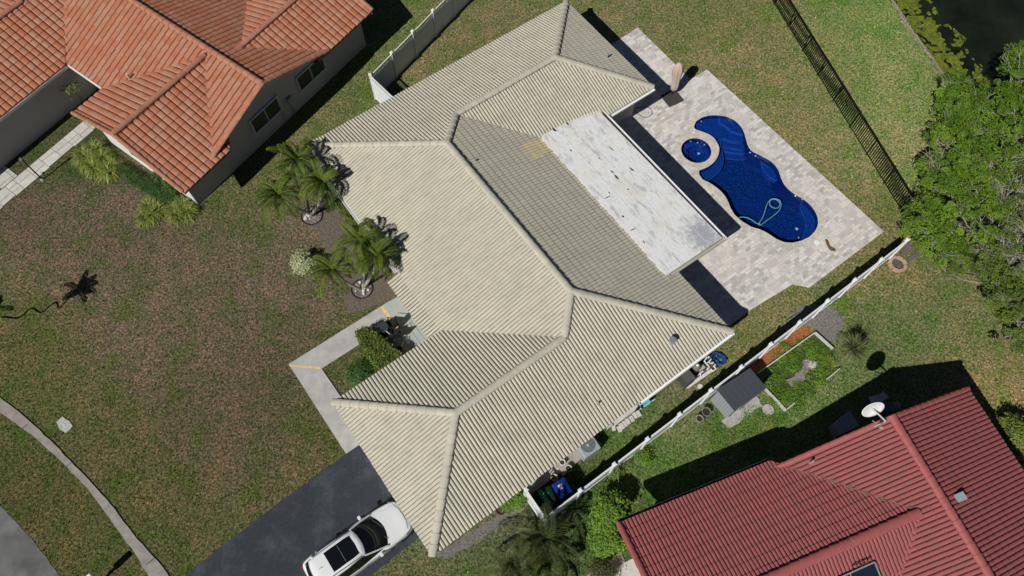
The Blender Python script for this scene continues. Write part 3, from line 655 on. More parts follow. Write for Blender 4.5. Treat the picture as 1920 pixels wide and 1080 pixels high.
for a, c, wd in tears:
    p, q = G(*a, 2.8), G(*c, 2.8)
    for v in (p, q): v.z = cz(v.dot(UD)) + .004
    mid = (p + q) / 2; d = (q - p).normalized(); s = Vector((d.y, -d.x, 0)); l = (q - p).length / 2
    poly = [p, p.lerp(q, .3) + s * wd * .3, p.lerp(q, .6) + s * wd * .5, q + s * wd * .2, q - s * wd * .2, p.lerp(q, .5) - s * wd * .3]
    b = MB(); b.prism([(v.x, v.y) for v in poly], mid.z - .004, mid.z + .006); b.build('roof_tear', mat('torn_felt', (.02, .02, .02), .9), pr)
b = MB(); b.beam(UV(17.27, -16.4, cz(17.2) - .04), UV(17.27, -7.4, cz(17.2) - .04), .05, .05)
b.build('roof_edge', mat('black_edge', (.02, .02, .02), .8), pr)
gg = MB(); gutter(gg, UV(17.36, -16.3, cz(17.2) - .12), UV(17.36, -7.25, cz(17.2) - .12), .1, .09); gg.build('patio_gutter', WHITE, cream)
gg = MB(); gutter(gg, UV(13.95, -7.28, cz(14) - .1), UV(17.3, -7.28, cz(17.2) - .1), .13, .09); gg.build('patio_gutter', mat('beige_gutter', (.42, .4, .34), .6), cream)
for v in (-15.9, -13.3, -10.8, -8.3):
    b = MB(); b.box(UV(16.5, v, 1.3), (.12, .12, 2.5), TH); b.build('patio_post', WHITE, cream)

# ---- terracotta roofed house (upper left)
terra = empty('house', LF(13, -28), 'terracotta tiled gabled house with two windows at the upper left', 'house')
TT = mat('terracotta_tile', (.42, .15, .078), .75, tint=(.44, .215, .14), var=.08, scale=2.2, bump=.15, bscale=50, stain=(.31, .15, .10), sscale=4, samt=.25)
TTB = mat('terracotta_ridge', (.42, .20, .13), .75, tint=(.36, .16, .10), var=.15, scale=6)
kt = dict(wdt=.33, crs=.375, h=.062, arc=.88, step=.034, ma=TT, jitter=.006)
LA = LF(1, 0); LB = LF(0, 1); ub2 = MB(); ZL = 2.5
def lp(name, pts, p0, down, **k): 
    a = dict(kt); a.update(k); plane(name, [[LF(*p) for p in q] for q in pts], LF(*p0), down, z0=ZL, par=terra, umb=ub2, **a)
A0, A1 = 8.02, 16.45; AM = (A0 + A1) / 2; BE = -23.42
lp('roof_tiles', [[(A0, -46), (A0, BE), (AM, BE), (AM, -46)]], (A0, BE), -LA)
lp('roof_tiles', [[(A1, -46), (A1, BE), (AM, BE), (AM, -46)]], (A1, BE), LA)
BR, BL = -23.1, -30.9; BF = (BR + BL) / 2; AF = 6.1
lp('roof_tiles', [[(AF, BR), (9.05, BR), (11.9, -26.2), (11.9, BF), (AF, BF)]], (AF, BR), LB)
lp('roof_tiles', [[(AF, BL), (8.05, BL), (11.9, BF), (AF, BF)]], (AF, BL), -LB)
BW0, BWR = -33.6, -37.2
lp('roof_tiles', [[(-2, BW0), (7.9, BW0), (12.0, BWR), (-2, BWR)]], (-2, BW0), LB)
lp('roof_tiles', [[(-2, BWR * 2 - BW0), (12, BWR * 2 - BW0), (12, BWR), (-2, BWR)]], (-2, BWR * 2 - BW0), -LB)
BQ, BQR, AR_ = -23.4, -26.3, 19.9
lp('roof_tiles', [[(15.6, BQ), (AR_, BQ), (AR_, BQR), (13.2, BQR), (14.3, -24.9)]], (AR_, BQ), LB)
lp('roof_tiles', [[(13.2, BQR), (AR_, BQR), (AR_, 2 * BQR - BQ), (15.6, 2 * BQR - BQ)]], (AR_, 2 * BQR - BQ), -LB)
ub2.build('roof_deck', mat('roof_felt_dark', (.06, .05, .045), .95), terra)
zr = lambda hw: ZL + PT * hw
rcap(terra, TTB, LF(AM, -46, zr(AM - A0) + .05), LF(AM, BE, zr(AM - A0) + .05), .16, .42, squash=.8)
rcap(terra, TTB, LF(AM - .3, BF, zr(3.9) + .06), LF(AF, BF, zr(3.9) + .06), .15, .42, squash=.8)
rcap(terra, TTB, LF(9, BWR, zr(3.6) + .05), LF(-2, BWR, zr(3.6) + .05), .15, .42)
rcap(terra, TTB, LF(13.1, BQR, zr(2.9) + .06), LF(AR_, BQR, zr(2.9) + .06), .15, .42)
for a, bb in ((LF(A0 + .1, BE, ZL), LF(AM, BE, zr(AM - A0))), (LF(A1, BE, ZL), LF(AM, BE, zr(AM - A0)))): rcap(terra, TTB, a + Vector((0, 0, .06)), bb + Vector((0, 0, .06)), .12, .38)
rcap(terra, TTB, LF(AF, BR - .1, ZL + .05), LF(AF, BF, zr(3.9) + .05), .11, .38); rcap(terra, TTB, LF(AF, BL, ZL + .05), LF(AF, BF, zr(3.9) + .05), .11, .38)
rcap(terra, TTB, LF(AR_, BQ, ZL + .05), LF(AR_, BQR, zr(2.9) + .05), .11, .38); rcap(terra, TTB, LF(AR_, 2 * BQR - BQ, ZL + .05), LF(AR_, BQR, zr(2.9) + .05), .11, .38)
WT = mat('taupe_stucco', (.40, .36, .34), .9, var=.05, scale=2, bump=.2, bscale=60)
wl = MB()
wl.prism([LF(*p)[:2] for p in ((6.62, -24.0), (19.4, -24.0), (19.4, -28.6), (16.2, -28.6), (16.2, -44), (8.6, -44), (8.6, -33.4), (8.6, -30.4), (6.62, -30.4))], 0, 2.5)
wl.prism([LF(*p)[:2] for p in ((-1.6, -33.75), (8.6, -33.75), (8.6, -40.4), (-1.6, -40.4))], 0, 2.5)
# gable triangles
def gable(mb, pts, nrm, th=.16):
    a = [Vector(p) for p in pts]; c = [p - Vector(nrm) * th for p in a]; n = len(a)
    mb.add(a + c, [tuple(range(n)), tuple(range(n, 2 * n))[::-1]] + [(i, (i + 1) % n, n + (i + 1) % n, n + i)[::-1] for i in range(n)])
gable(wl, [LF(A0 + .5, -23.98, 2.4), LF(A1 - .2, -23.98, 2.4), LF(AM, -23.98, zr(AM - A0) - .1)], LB)
gable(wl, [LF(6.64, BR - .9, 2.4), LF(6.64, BL + .5, 2.4), LF(6.64, BF, zr(3.9) - .15)], -LA)
gable(wl, [LF(19.38, BQ - .6, 2.4), LF(19.38, 2 * BQR - BQ + .5, 2.4), LF(19.38, BQR, zr(2.9) - .12)], LA)
wl.build('wall', WT, terra)
DKF = mat('slate_frame', (.16, .23, .34), .5)
opening(terra, LF(12.0, -23.98, 1.55), LA, 1.95, 1.0, LB, frm=mat('window_trim', (.5, .53, .58), .5)); opening(terra, LF(15.35, -23.98, 1.55), LA, 1.95, 1.0, LB, frm=MATS['window_trim'])
b = MB(); b.box(LF(13.55, -23.9, 1.2), (.3, .14, .4), R(54)); b.tube([LF(13.55, -23.95, .1), LF(13.55, -23.95, 1.0)], .03); b.build('meter_box', mat('grey_box', (.3, .31, .32)), terra)
b = MB(); b.tube([LF(12.9, -23.95, 0), LF(12.9, -23.95, 2.3)], .035); b.build('conduit', WT, terra)
wf = mat('white_fascia', (.72, .72, .70), .6)
for q_ in ((LF(AF + .14, BR - .05, ZL - .1), LF(AF + .14, BF, zr(3.9) - .12), .04, .2), (LF(AF + .14, BL, ZL - .1), LF(AF + .14, BF, zr(3.9) - .12), .04, .2), (LF(-2, BW0 + .02, ZL - .1), LF(7.9, BW0 + .02, ZL - .1), .05, .16), (LF(7.98, BL, ZL - .1), LF(7.98, BW0, ZL - .1), .05, .16), (LF(AR_ - .12, BQ, ZL - .12), LF(AR_ - .12, BQR, zr(2.9) - .12), .04, .18), (LF(A0 + .1, BE - .12, ZL - .12), LF(AM, BE - .12, zr(AM - A0) - .12), .04, .18), (LF(A1, BE - .12, ZL - .12), LF(AM, BE - .12, zr(AM - A0) - .12), .04, .18)):
    b = MB(); b.beam(*q_); b.build('fascia', wf, terra)
# white front wall band of the gable end
b = MB(); b.beam(LF(6.58, -24.0, 1.2), LF(6.58, -30.4, 1.2), .06, 2.35); b.build('front_wall', mat('white_stucco', (.7, .68, .64), .85), terra)
opening(terra, LF(6.54, -27.2, 1.3), LB, 2.2, 1.2, -LA)
for a, bz in ((-28.4, 0), ):
    pass
vb = MB(); p = G(398, 57, 3.3); vb.tube([p - Vector((0, 0, .2)), p + LA * .1 + Vector((0, 0, .15))], .12, 12); vb.build('roof_vent', mat('pale_clay', (.62, .45, .34)), terra)
vb = MB(); p = G(239, 141, 3.2); vb.tube([p - Vector((0, 0, .2)), p + Vector((0, 0, .1))], .06, 10); vb.build('roof_vent', MATS['pale_clay'], terra)

# ---- brick red roofed house (lower right)
RF = frame(21); RA = RF(1, 0); RBv = RF(0, 1)
redh = empty('house', RF(14, 3), 'brick red tiled gabled house with solar panels at the lower right', 'house')
TR = mat('brick_red_tile', (.345, .096, .094), .62, tint=(.295, .095, .094), var=.07, scale=3, bump=.2, bscale=50, stain=(.26, .11, .10), sscale=5, samt=.5, spec=.3)
TRR = mat('brick_red_ridge', (.355, .098, .095), .62, tint=(.32, .098, .095), var=.1, scale=5, spec=.3)
kr = dict(wdt=.155, crs=.37, h=.042, arc=.80, step=.042, ma=TR, jitter=.004); ub3 = MB()
def rp(pts, p0, down, **k):
    a = dict(kr); a.update(k); plane('roof_tiles', [[RF(*p) for p in q] for q in pts], RF(*p0), down, z0=2.5, par=redh, umb=ub3, **a)
C0, C1 = 11.85, 20.94; CM = (C0 + C1) / 2; D0 = -1.72
rp([[(C0, D0), (C0, 12), (CM, 12), (CM, D0)]], (C0, D0), -RA, wdt=.175)
rp([[(C1, D0), (C1, 12), (CM, 12), (CM, D0)]], (C1, D0), RA, wdt=.175)
E0, EM, E1 = -2.0, 1.72, 5.44; G0 = 5.18
rp([[(G0, E0), (C0, E0), (C0 + 3.9, EM), (G0, EM)]], (G0, E0), -RBv)
rp([[(G0, E1), (C0, E1), (C0 + 3.9, EM), (G0, EM)]], (G0, E1), RBv)
ub3.build('roof_deck', mat('roof_felt_red', (.08, .035, .03), .95), redh)
zc = 2.5 + PT * (CM - C0); ze = 2.5 + PT * (EM - E0)
rcap(redh, TRR, RF(CM, 12, zc + .04), RF(CM, D0, zc + .04), .17, .42, squash=.6); rcap(redh, TRR, RF(C0 + 3.65, EM, ze + .05), RF(G0, EM, ze + .05), .18, .42, squash=.6)
for s in (C0, C1): rcap(redh, TRR, RF(s, D0 + .04, 2.54), RF(CM, D0 + .04, zc + .02), .1, .37)
for s in (E0, E1): rcap(redh, TRR, RF(G0 + .05, s, 2.55), RF(G0 + .05, EM, ze + .02), .12, .37)
wl = MB(); wl.prism([RF(*p)[:2] for p in ((5.8, -1.4), (12.4, -1.4), (12.4, -1.1), (20.4, -1.1), (20.4, 11.5), (12.4, 11.5), (12.4, 4.9), (5.8, 4.9))], 0, 2.45)
gable(wl, [RF(C0 + .4, -1.12, 2.4), RF(C1 - .4, -1.12, 2.4), RF(CM, -1.12, zc - .2)], -RBv); gable(wl, [RF(5.82, E0 + .4, 2.4), RF(5.82, E1 - .4, 2.4), RF(5.82, EM, ze - .2)], -RA)
wl.build('wall', mat('pink_stucco', (.5, .42, .37), .9, var=.05), redh)
for q_ in ((RF(G0 + .1, E0 - .02, 2.4), RF(C0, E0 - .02, 2.4), .05, .16), (RF(G0 + .08, E0, 2.42), RF(G0 + .08, EM, ze - .1), .04, .18), (RF(G0 + .08, E1, 2.42), RF(G0 + .08, EM, ze - .1), .04, .18), (RF(C1 - .03, D0, 2.4), RF(C1 - .03, 12, 2.4), .04, .16)):
    b = MB(); b.beam(*q_); b.build('fascia', mat('pink_fascia', (.6, .45, .4), .6), redh)
gg = MB(); gutter(gg, RF(G0 + .1, E0 - .08, 2.38), RF(C0 - .1, E0 - .08, 2.38), .1, .08); gg.build('gutter', DARKM, redh)
opening(redh, RF(8.2, -1.42, 1.5), RA, 1.4, 1.0, -RBv); opening(redh, RF(16.5, -1.12, 1.2), RA, 2.2, 1.9, -RBv)
vb = MB(); p = G(1797, 933, 3.85); vb.box(p, (.32, .26, .3), R(21)); vb.box(p + Vector((0, 0, .17)), (.37, .3, .03), R(21)); vb.build('roof_vent', mat('galvanised', (.55, .62, .68), .4, metal=.5), redh)
vb = MB(); p = G(1521, 867, 3.1); vb.tube([p - Vector((0, 0, .2)), p + Vector((0, 0, .22))], .05, 10); vb.build('vent_pipe', MATS['pipe_grey'], redh)
# solar panels on the far slope of the wing: frame, cells, pipes
def zwing(bq): return ze - PT * (bq - EM)
sp = empty('solar_panel', RF(12, 3.6, zwing(3.6)), 'dark framed solar panel on the red roof at the bottom edge', 'solar panel')
spb = MB(); spf = MB(); x1, x0, y0, y1 = 13.1, 9.9, 2.62, 4.4
P4 = lambda x, y, h=.16: RF(x, y, zwing(y) + h)
spb.add([P4(x0, y0), P4(x1, y0), P4(x1, y1), P4(x0, y1)], [(0, 3, 2, 1)]); spb.add([P4(x0, y0, .11), P4(x1, y0, .11), P4(x1, y1, .11), P4(x0, y1, .11)], [(0, 1, 2, 3)])
for a, c in (((x0, y0), (x1, y0)), ((x1, y0), (x1, y1)), ((x1, y1), (x0, y1)), ((x0, y1), (x0, y0))): spf.beam(P4(*a, .14), P4(*c, .14), .05, .07)
for x in (12.06, 11.0): spf.beam(P4(x, y0, .165), P4(x, y1, .165), .035, .02)
spb.build('cells', mat('solar_cell', (.012, .02, .035), .15, spec=.6), sp); spf.build('frame', mat('alu', (.6, .62, .62), .35, metal=.6), sp)
b = MB()
for k in range(4): b.tube(curve_pts([P4(12.2 + k * .2, y0 - .02, .1), P4(12.25 + k * .22, y0 - .16, .16), P4(12.5 + k * .17, y0 - .2, .15), P4(12.6 + k * .15, y0 - .03, .1)], 4), .018, 6)
b.build('pipe', mat('copper_dark', (.12, .05, .04), .5), sp)
# satellite dish on the gable end
dsh = empty('satellite_dish', G(1634, 800, 3.9), 'white oval satellite dish above the peak of the red roof gable', 'satellite dish')
dc = G(1637, 768, 4.45); nrm = Vector((.15, -.9, .4)).normalized()
a1 = nrm.cross(Vector((0, 0, 1))).normalized(); a2 = nrm.cross(a1)
b = MB(); vs = [dc - nrm * .07]; fs = []
for rr, dz in ((.3, -.06), (.6, -.035), (.85, -.008), (1, .015)):
    for k in range(28):
        t = k / 28 * 2 * math.pi; vs.append(dc + a1 * math.cos(t) * .44 * rr + a2 * math.sin(t) * .42 * rr + nrm * dz)
for k in range(28): fs.append((0, 1 + k, 1 + (k + 1) % 28))
for i in range(3):
    for k in range(28): fs.append((1 + i * 28 + k, 1 + (i + 1) * 28 + k, 1 + (i + 1) * 28 + (k + 1) % 28, 1 + i * 28 + (k + 1) % 28))
b.add(vs, fs); do_ = b.build('dish', mat('dish_paint', (.72, .74, .73), .5, var=.1, scale=5), dsh, smooth=True)
md = do_.modifiers.new('s', 'SOLIDIFY'); md.thickness = .02
b = MB(); base = RF(15.95, D0 + .1, zc - .05)
b.tube([base, base + Vector((0, 0, .3)), dc - nrm * .08], .035, 8)
for s in (-.3, .3): b.tube([base + RA * s - Vector((0, 0, .1)), base + Vector((0, 0, .3))], .02, 6)
b.build('mast', mat('mast_grey', (.5, .5, .5), .5, metal=.3), dsh)
b = MB(); f = dc + nrm * .45 - a2 * .0 + Vector((0, -.35, 0)); b.tube([dc + Vector((0, -.38, -.2)), f], .018, 6); b.box(f, (.1, .08, .08)); b.build('feed_arm', MATS['mast_grey'], dsh)


# ------------------------------------------------------------------ swimming pool and spa
GEL = mat('blue_shell', (.005, .022, .13), .25, var=.12, scale=2, spec=.4)
GELF = mat('blue_floor', (.008, .042, .20), .35, var=.75, scale=11, bump=.3, bscale=12)
def water_mat():
    ma = bpy.data.materials.new('clear_water'); ma.use_nodes = True; t = ma.node_tree; N = t.nodes; L = t.links; N.remove(N['Principled BSDF'])
    o = N['Material Output']; tr = N.new('ShaderNodeBsdfTransparent'); tr.inputs[0].default_value = (.6, .8, .95, 1)
    gl = N.new('ShaderNodeBsdfGlossy'); gl.inputs['Roughness'].default_value = .06; fr = N.new('ShaderNodeFresnel'); fr.inputs[0].default_value = 1.33
    tc = N.new('ShaderNodeTexCoord'); n = N.new('ShaderNodeTexNoise'); n.inputs['Scale'].default_value = 9; n.inputs['Detail'].default_value = 4; L.new(tc.outputs['Object'], n.inputs[0])
    bp = N.new('ShaderNodeBump'); bp.inputs['Strength'].default_value = .5; bp.inputs['Distance'].default_value = .03; L.new(n.outputs[0], bp.inputs['Height'])
    L.new(bp.outputs[0], gl.inputs['Normal']); L.new(bp.outputs[0], fr.inputs['Normal'])
    mx = N.new('ShaderNodeMixShader'); L.new(fr.outputs[0], mx.inputs[0]); L.new(tr.outputs[0], mx.inputs[1]); L.new(gl.outputs[0], mx.inputs[2]); L.new(mx.outputs[0], o.inputs[0])
    return ma
WAT = water_mat()
def poolthing(name, loop, depth, label, cat, wl_=-.06):
    c = sum(loop, Vector()) / len(loop); c.z = 0; pl_ = [(p.x, p.y) for p in loop]; new = []; inw = []; wk_ = 1. if cat == 'swimming pool' else .4
    for i, p in enumerate(loop):
        d = loop[(i + 1) % len(loop)] - loop[i - 1]; nn = Vector((d.y, -d.x, 0)).normalized(); q = p + nn * .03
        if not bool(inpoly(np.array([q.x]), np.array([q.y]), pl_)[0]): nn = -nn
        new.append(p + nn * .008); inw.append(nn)
    loop = new
    t = empty(name, c, label, cat); b = MB(); n = len(loop)
    rings = [(0, DECK - .003), (.0, -.14), (.05, -.3), (.16, -depth + .08), (.34, -depth - .001)]; vs = []
    for off_, z in rings:
        for i in range(n): vs.append(Vector((loop[i].x + inw[i].x * off_ * wk_, loop[i].y + inw[i].y * off_ * wk_, z)))
    fs = [(k * n + i, (k + 1) * n + i, (k + 1) * n + (i + 1) % n, k * n + (i + 1) % n) for k in range(4) for i in range(n)]
    b.add(vs, fs); b.build('shell_wall', GEL, t)
    b = MB(); b.prism([(p.x, p.y) for p in loop], -depth - .05, -depth); b.build('shell_floor', GELF, t)
    b = MB(); b.prism([(p.x, p.y) for p in loop], wl_ - .004, wl_, bottom=False); b.build('water', WAT, t)
    return t
pool = poolthing('swimming_pool', pool_loop, .56, 'free form deep blue swimming pool sunk in the stone deck', 'swimming pool')
spa = poolthing('spa', spa_loop, .55, 'small round blue hot tub in the crook of the swimming pool', 'hot tub')
SHELF = mat('blue_shelf', (.014, .065, .31), .3, var=.15, scale=5)
EDGB = mat('pale_blue_edge', (.06, .17, .5), .4)
poolpoly = [(p.x, p.y) for p in pool_loop]
from mathutils.geometry import tessellate_polygon
def clip_loop(pts):        # keep shelves inside the shell: pull outside points onto the outline
    out = []
    for p in pts:
        if not bool(inpoly(np.array([p.x]), np.array([p.y]), poolpoly)[0]):
            q = min(pool_loop, key=lambda r: (r.x - p.x) ** 2 + (r.y - p.y) ** 2); p = Vector((q.x, q.y, 0))
        out.append(p)
    return out
def arcpts(i0, i1): return [PZ(*PO[k % len(PO)]) for k in range(i0, i1 + 1)]
def shelf(pts, z, par=pool, name='bench', clip=True):
    b = MB(); b.prism([(p.x, p.y) for p in pts], -.555, z * .45 - .03, bottom=False); o_ = b.build(name, SHELF, par); e_ = MB(); e_.tube([Vector((p.x, p.y, z * .45 - .028)) for p in pts] + [Vector((pts[0].x, pts[0].y, z * .45 - .028))], .013, 5, cap=False); e_.build('edge', EDGB, o_); return o_
zz = lambda l: [PZ(*q) for q in l]
tan_ = arcpts(45, 54) + arcpts(0, 2)
# sun shelf in the hooked end, stepping down
shelf(arcpts(0, 8) + zz([(600, 235), (560, 225), (520, 190), (470, 170), (440, 145), (430, 110)]) , -.62, name='step') if False else None
shelf([PZ(*PO[k]) for k in (1, 2, 3)] + zz([(430, 108), (445, 150), (490, 180), (530, 215), (600, 238), (624, 240)]) + zz([(632, 272), (600, 290), (540, 285), (470, 262), (452, 275), (455, 340), (436, 355)]) + [PZ(*PO[k]) for k in (49, 50, 51, 52, 53, 54, 0)], -.38, name='sun_shelf')
shelf(zz([(431, 106), (490, 116), (545, 141), (589, 181), (617, 225), (622, 240), (600, 237), (530, 213), (490, 178), (447, 148)]), -.20, name='step')
shelf(zz([(456, 270), (470, 262), (540, 285), (600, 292), (634, 280), (648, 330), (600, 335), (530, 325), (462, 312)]), -.6, name='step')
shelf(zz([(462, 312), (530, 325), (600, 335), (650, 332), (668, 362), (610, 358), (540, 352), (468, 335)]), -.82, name='step')
shelf(zz([(468, 335), (540, 352), (610, 358), (672, 366), (640, 400), (580, 400), (530, 392), (480, 395)]), -1.0, name='step')
shelf([PZ(*PO[k]) for k in (48, 47, 46, 45, 44, 43, 42, 41)] + zz([(345, 592), (385, 560), (425, 530), (455, 495), (472, 450), (474, 400), (460, 345)]), -.42, name='bench')
shelf(zz([(758, 420), (790, 430), (840, 465), (873, 510), (893, 562), (870, 575), (820, 545), (780, 505), (762, 465)]), -.5, name='bench')
shelf(zz([(1062, 733), (1110, 771), (1149, 820), (1171, 870), (1174, 920), (1154, 969), (1110, 1014), (1045, 1043), (1075, 990), (1095, 930), (1090, 870), (1065, 815), (1050, 770)]), -.45, name='bench')
b = MB()
def ring(c, r0, r1, z0, z1, a0=0, a1=2 * math.pi, n=28):
    pts = [c + Vector((math.cos(t), math.sin(t), 0)) * r1 for t in np.linspace(a0, a1, n)] + [c + Vector((math.cos(t), math.sin(t), 0)) * r0 for t in np.linspace(a1, a0, n)]
    return [(p.x, p.y) for p in pts]
b = MB(); b.prism(ring(c0, spa_r * .62, spa_r - .002, 0, 0), -.54, -.26, bottom=False); b.build('seat', SHELF, spa)
b = MB(); b.prism(ring(c0 - Vector((spa_r * .1, 0, 0)), spa_r * .35, spa_r * .85, 0, 0, math.pi * .75, math.pi * 1.35, 10), -.54, -.38, bottom=False); b.build('step', SHELF, spa)
WP = mat('white_plastic', (.8, .82, .82), .4)
for x, y, z, r, pr_ in ((300, 150, -.1, .035, pool), (665, 385, -.1, .045, pool), (706, 411, -.1, .045, pool), (782, 430, -.05, .03, pool), (1006, 709, -.02, .045, pool), (1057, 735, -.02, .035, pool), (1015, 957, -.555, .08, pool), (1030, 1022, -.2, .04, pool), (220, 301, -.1, .04, spa), (271, 311, -.1, .04, spa), (323, 326, -.1, .04, spa), (280, 392, -.55, .07, spa)):
    b = MB(); p = PZ(x, y, z); b.lathe((p.x, p.y, z), [(r, 0), (r, .02), (r * .5, .03)], 12); b.build('pool_light', WP, pr_)
# stone coping ring around the spa and the hook
b = MB(); CO = mat('coping_stone', (.60, .55, .46), .75, tint=(.48, .45, .41), var=.2, scale=8)
for k in range(34):
    t0, t1 = k / 34 * 2 * math.pi + .012, (k + 1) / 34 * 2 * math.pi - .012; r0, r1 = spa_r + .005, spa_r + (.42 if -1.9 < ((t0 + math.pi) % (2 * math.pi)) - math.pi < 1.3 else .3)
    r1 = spa_r + .3
    b.prism([(c0.x + r * math.cos(t), c0.y + r * math.sin(t)) for r, t in ((r0, t0), (r1, t0), (r1, t1), (r0, t1))], DECK - .02, DECK + .012, tint=random.random(), bottom=False)
b.build('coping', CO, spa)
b = MB(); n = len(pool_loop); acc = 0
for i in range(0, n - 1, 3):
    a, c_ = pool_loop[i], pool_loop[(i + 3) % n]; d = (c_ - a); 
    if d.length < .05: continue
    d.normalize(); o_ = Vector((d.y, -d.x, 0)); mid = (a + c_) / 2 + o_ * .05
    if bool(inpoly(np.array([mid.x]), np.array([mid.y]), poolpoly)[0]): o_ = -o_
    a2_, c2_ = a + o_ * .008, c_ + o_ * .008
    if (a - c0).length < spa_r + .62 and (c_ - c0).length < spa_r + .62: wdt_ = .2
    else: wdt_ = .3
    k = max(1, int((c2_ - a2_).length / .16))
    for j in range(k):
        p, q = a2_.lerp(c2_, j / k), a2_.lerp(c2_, (j + 1) / k - .04)
        b.prism([(p.x, p.y), (q.x, q.y), ((q + o_ * wdt_).x, (q + o_ * wdt_).y), ((p + o_ * wdt_).x, (p + o_ * wdt_).y)], DECK - .02, DECK + .006 + .0013 * ((i // 3) % 4) + .0004 * j, tint=random.random(), bottom=False)
b.build('coping', CO, pool)
hz = [(570, 878), (600, 868), (640, 872), (675, 888), (700, 905), (725, 918), (748, 890), (765, 860), (778, 820), (790, 780), (815, 740), (850, 730), (885, 742), (898, 775), (885, 815), (850, 850), (810, 880), (775, 905), (745, 928), (728, 922), (740, 915)]
hose = MB(); hose.tube(curve_pts([PZ(x, y, -.04) for x, y in hz], 5), .017, 8)
lp_ = c_ = PZ(850, 768, -.03); hose2 = [lp_ + Vector((math.cos(t), math.sin(t), 0)) * .26 for t in np.linspace(0, 2 * math.pi, 24)]; hose.tube(hose2, .017, 8)
tag(hose.build('pool_hose', mat('aqua_hose', (.16, .42, .40), .4)), 'pale aqua vacuum hose looped on the pool water', 'hose')
lid = MB(); p = PZ(1163, 1062); lid.lathe((p.x, p.y, DECK), [(.13, 0), (.13, .012), (.05, .016)], 20); tag(lid.build('skimmer_lid', WP), 'round white lid set in the stone deck near the pool end', 'lid')
pd = MB(); p = [G(1546, 450), G(1552, 452), G(1556, 462), G(1566, 468), G(1564, 472), G(1556, 470), G(1550, 462)]; pd.prism([(q.x, q.y) for q in smooth_loop(p, 3)], DECK, DECK + .012, bottom=False)
tag(pd.build('leaf_pile', mat('olive_sludge', (.13, .10, .03), .95, var=.4, scale=14)), 'olive brown smear of wet leaves on the pool deck', 'leaves')

# ------------------------------------------------------------------ parasol, grill, cable
par = empty('parasol', G(1258, 181, DECK), 'closed beige cantilever parasol on a dark square base beside the deck corner', 'parasol')
b = MB(); c = G(1260, 184, DECK + .04); b.box(c, (.92, .88, .08), TH - .12); b.build('base', mat('dark_base', (.055, .05, .048), .8, var=.1), par, bevel=.02)
b = MB(); c = G(1258, 180, 0); b.tube([Vector((c.x, c.y, .1)), Vector((c.x, c.y, 2.6))], .03, 10); b.build('pole', DARKM, par)
b = MB(); vs = []; prof = [(.5, .12), (.7, .18), (1.0, .2), (1.4, .2), (1.8, .25), (2.1, .26), (2.35, .22), (2.5, .12), (2.58, .03)]
n = 24; fs = []
for j, (z, r) in enumerate(prof):
    for k in range(n):
        t = k / n * 2 * math.pi; rr = r * (1 + .16 * math.sin(t * 6 + j * .25)); vs.append((c.x + rr * math.cos(t) + .04 * math.sin(z * 2), c.y + rr * math.sin(t), z))
for j in range(len(prof) - 1):
    for k in range(n): fs.append((j * n + k, j * n + (k + 1) % n, (j + 1) * n + (k + 1) % n, (j + 1) * n + k))
fs += [tuple(range(n))[::-1], tuple(range((len(prof) - 1) * n, len(prof) * n))]
b.add(vs, fs); b.build('canopy', mat('beige_canvas', (.50, .40, .33), .9, var=.08, scale=6), par, smooth=True)
c = G(1174, 216, DECK); gr = empty('barbecue_grill', c, 'small dark barbecue with a pale grey lid in the shade by the eave corner', 'barbecue')
b = MB(); b.box(c + Vector((0, 0, .55)), (.6, .42, .3), TH); b.build('firebox', DARKM, gr)
b = MB(); b.box(c + Vector((0, 0, .77)), (.5, .4, .12), TH); b.build('lid', mat('pale_grey', (.5, .5, .52), .5), gr, bevel=.04)
for i, j in ((-1, -1), (1, -1), (1, 1), (-1, 1)):
    q = c + UD * i * .25 + VD * j * .17; b = MB(); b.tube([q, q + Vector((0, 0, .42))], .018, 6); b.build('leg', DARKM, gr)
cb_ = MB(); cb_.tube(curve_pts([G(x, y, DECK + .02) for x, y in ((1184, 212), (1188, 205), (1205, 200), (1218, 203), (1223, 211), (1218, 218), (1208, 220), (1197, 214), (1190, 208), (1175, 203))], 6), .014, 6)
tag(cb_.build('cable', mat('black_rubber', (.015, .015, .015), .6)), 'thin black cable looped on the stone deck', 'cable')

# ------------------------------------------------------------------ fences
VIN = mat('white_vinyl', (.74, .76, .78), .4, var=.03, scale=2)
def vinyl_fence(root, pts, z=1.72, ext=()):
    n = len(pts)
    for i, p in enumerate(pts):
        b = MB(); ang = math.atan2((pts[min(i + 1, n - 1)] - pts[max(i - 1, 0)]).y, (pts[min(i + 1, n - 1)] - pts[max(i - 1, 0)]).x)
        b.box((p.x, p.y, .95), (.13, .13, 1.9), ang); po = b.build('post', VIN, root)
        b = MB(); b.box((p.x, p.y, 1.92), (.165, .165, .04), ang); b.box((p.x, p.y, 1.955), (.10, .10, .04), ang); b.build('post_cap', VIN, po)
    for i in range(n - 1):
        a, c = Vector(pts[i]), Vector(pts[i + 1]); d = (c - a).normalized(); a = a + d * .066; c = c - d * .066; b = MB(); zz_ = Vector((0, 0, 1))
        b.beam(a + zz_ * .78, c + zz_ * .78, .022, 1.36)                                   # boards
        pn = b.build('panel', VIN, root)
        for zc_ in (.08, 1.44, 1.78):
            b = MB(); b.beam(a + zz_ * zc_, c + zz_ * zc_, .05, .09 if zc_ < 1.7 else .07); b.build('rail', VIN, pn)
        b = MB(); l = (c - a).length; k = int(l / .105)
        for j in range(k):
            q = a + d * (l * (j + .5) / k); b.beam(q + zz_ * 1.485, q + zz_ * 1.745, .03, .034)
        b.build('lattice_pickets', VIN, pn)
fw_ = empty('fence', G(782, 105), 'white vinyl privacy fence with lattice top at the upper left of the cream roof', 'fence')
fp = [UV(9.51 + 1.69 * i, -25.32 - .597 * i) for i in range(7)]
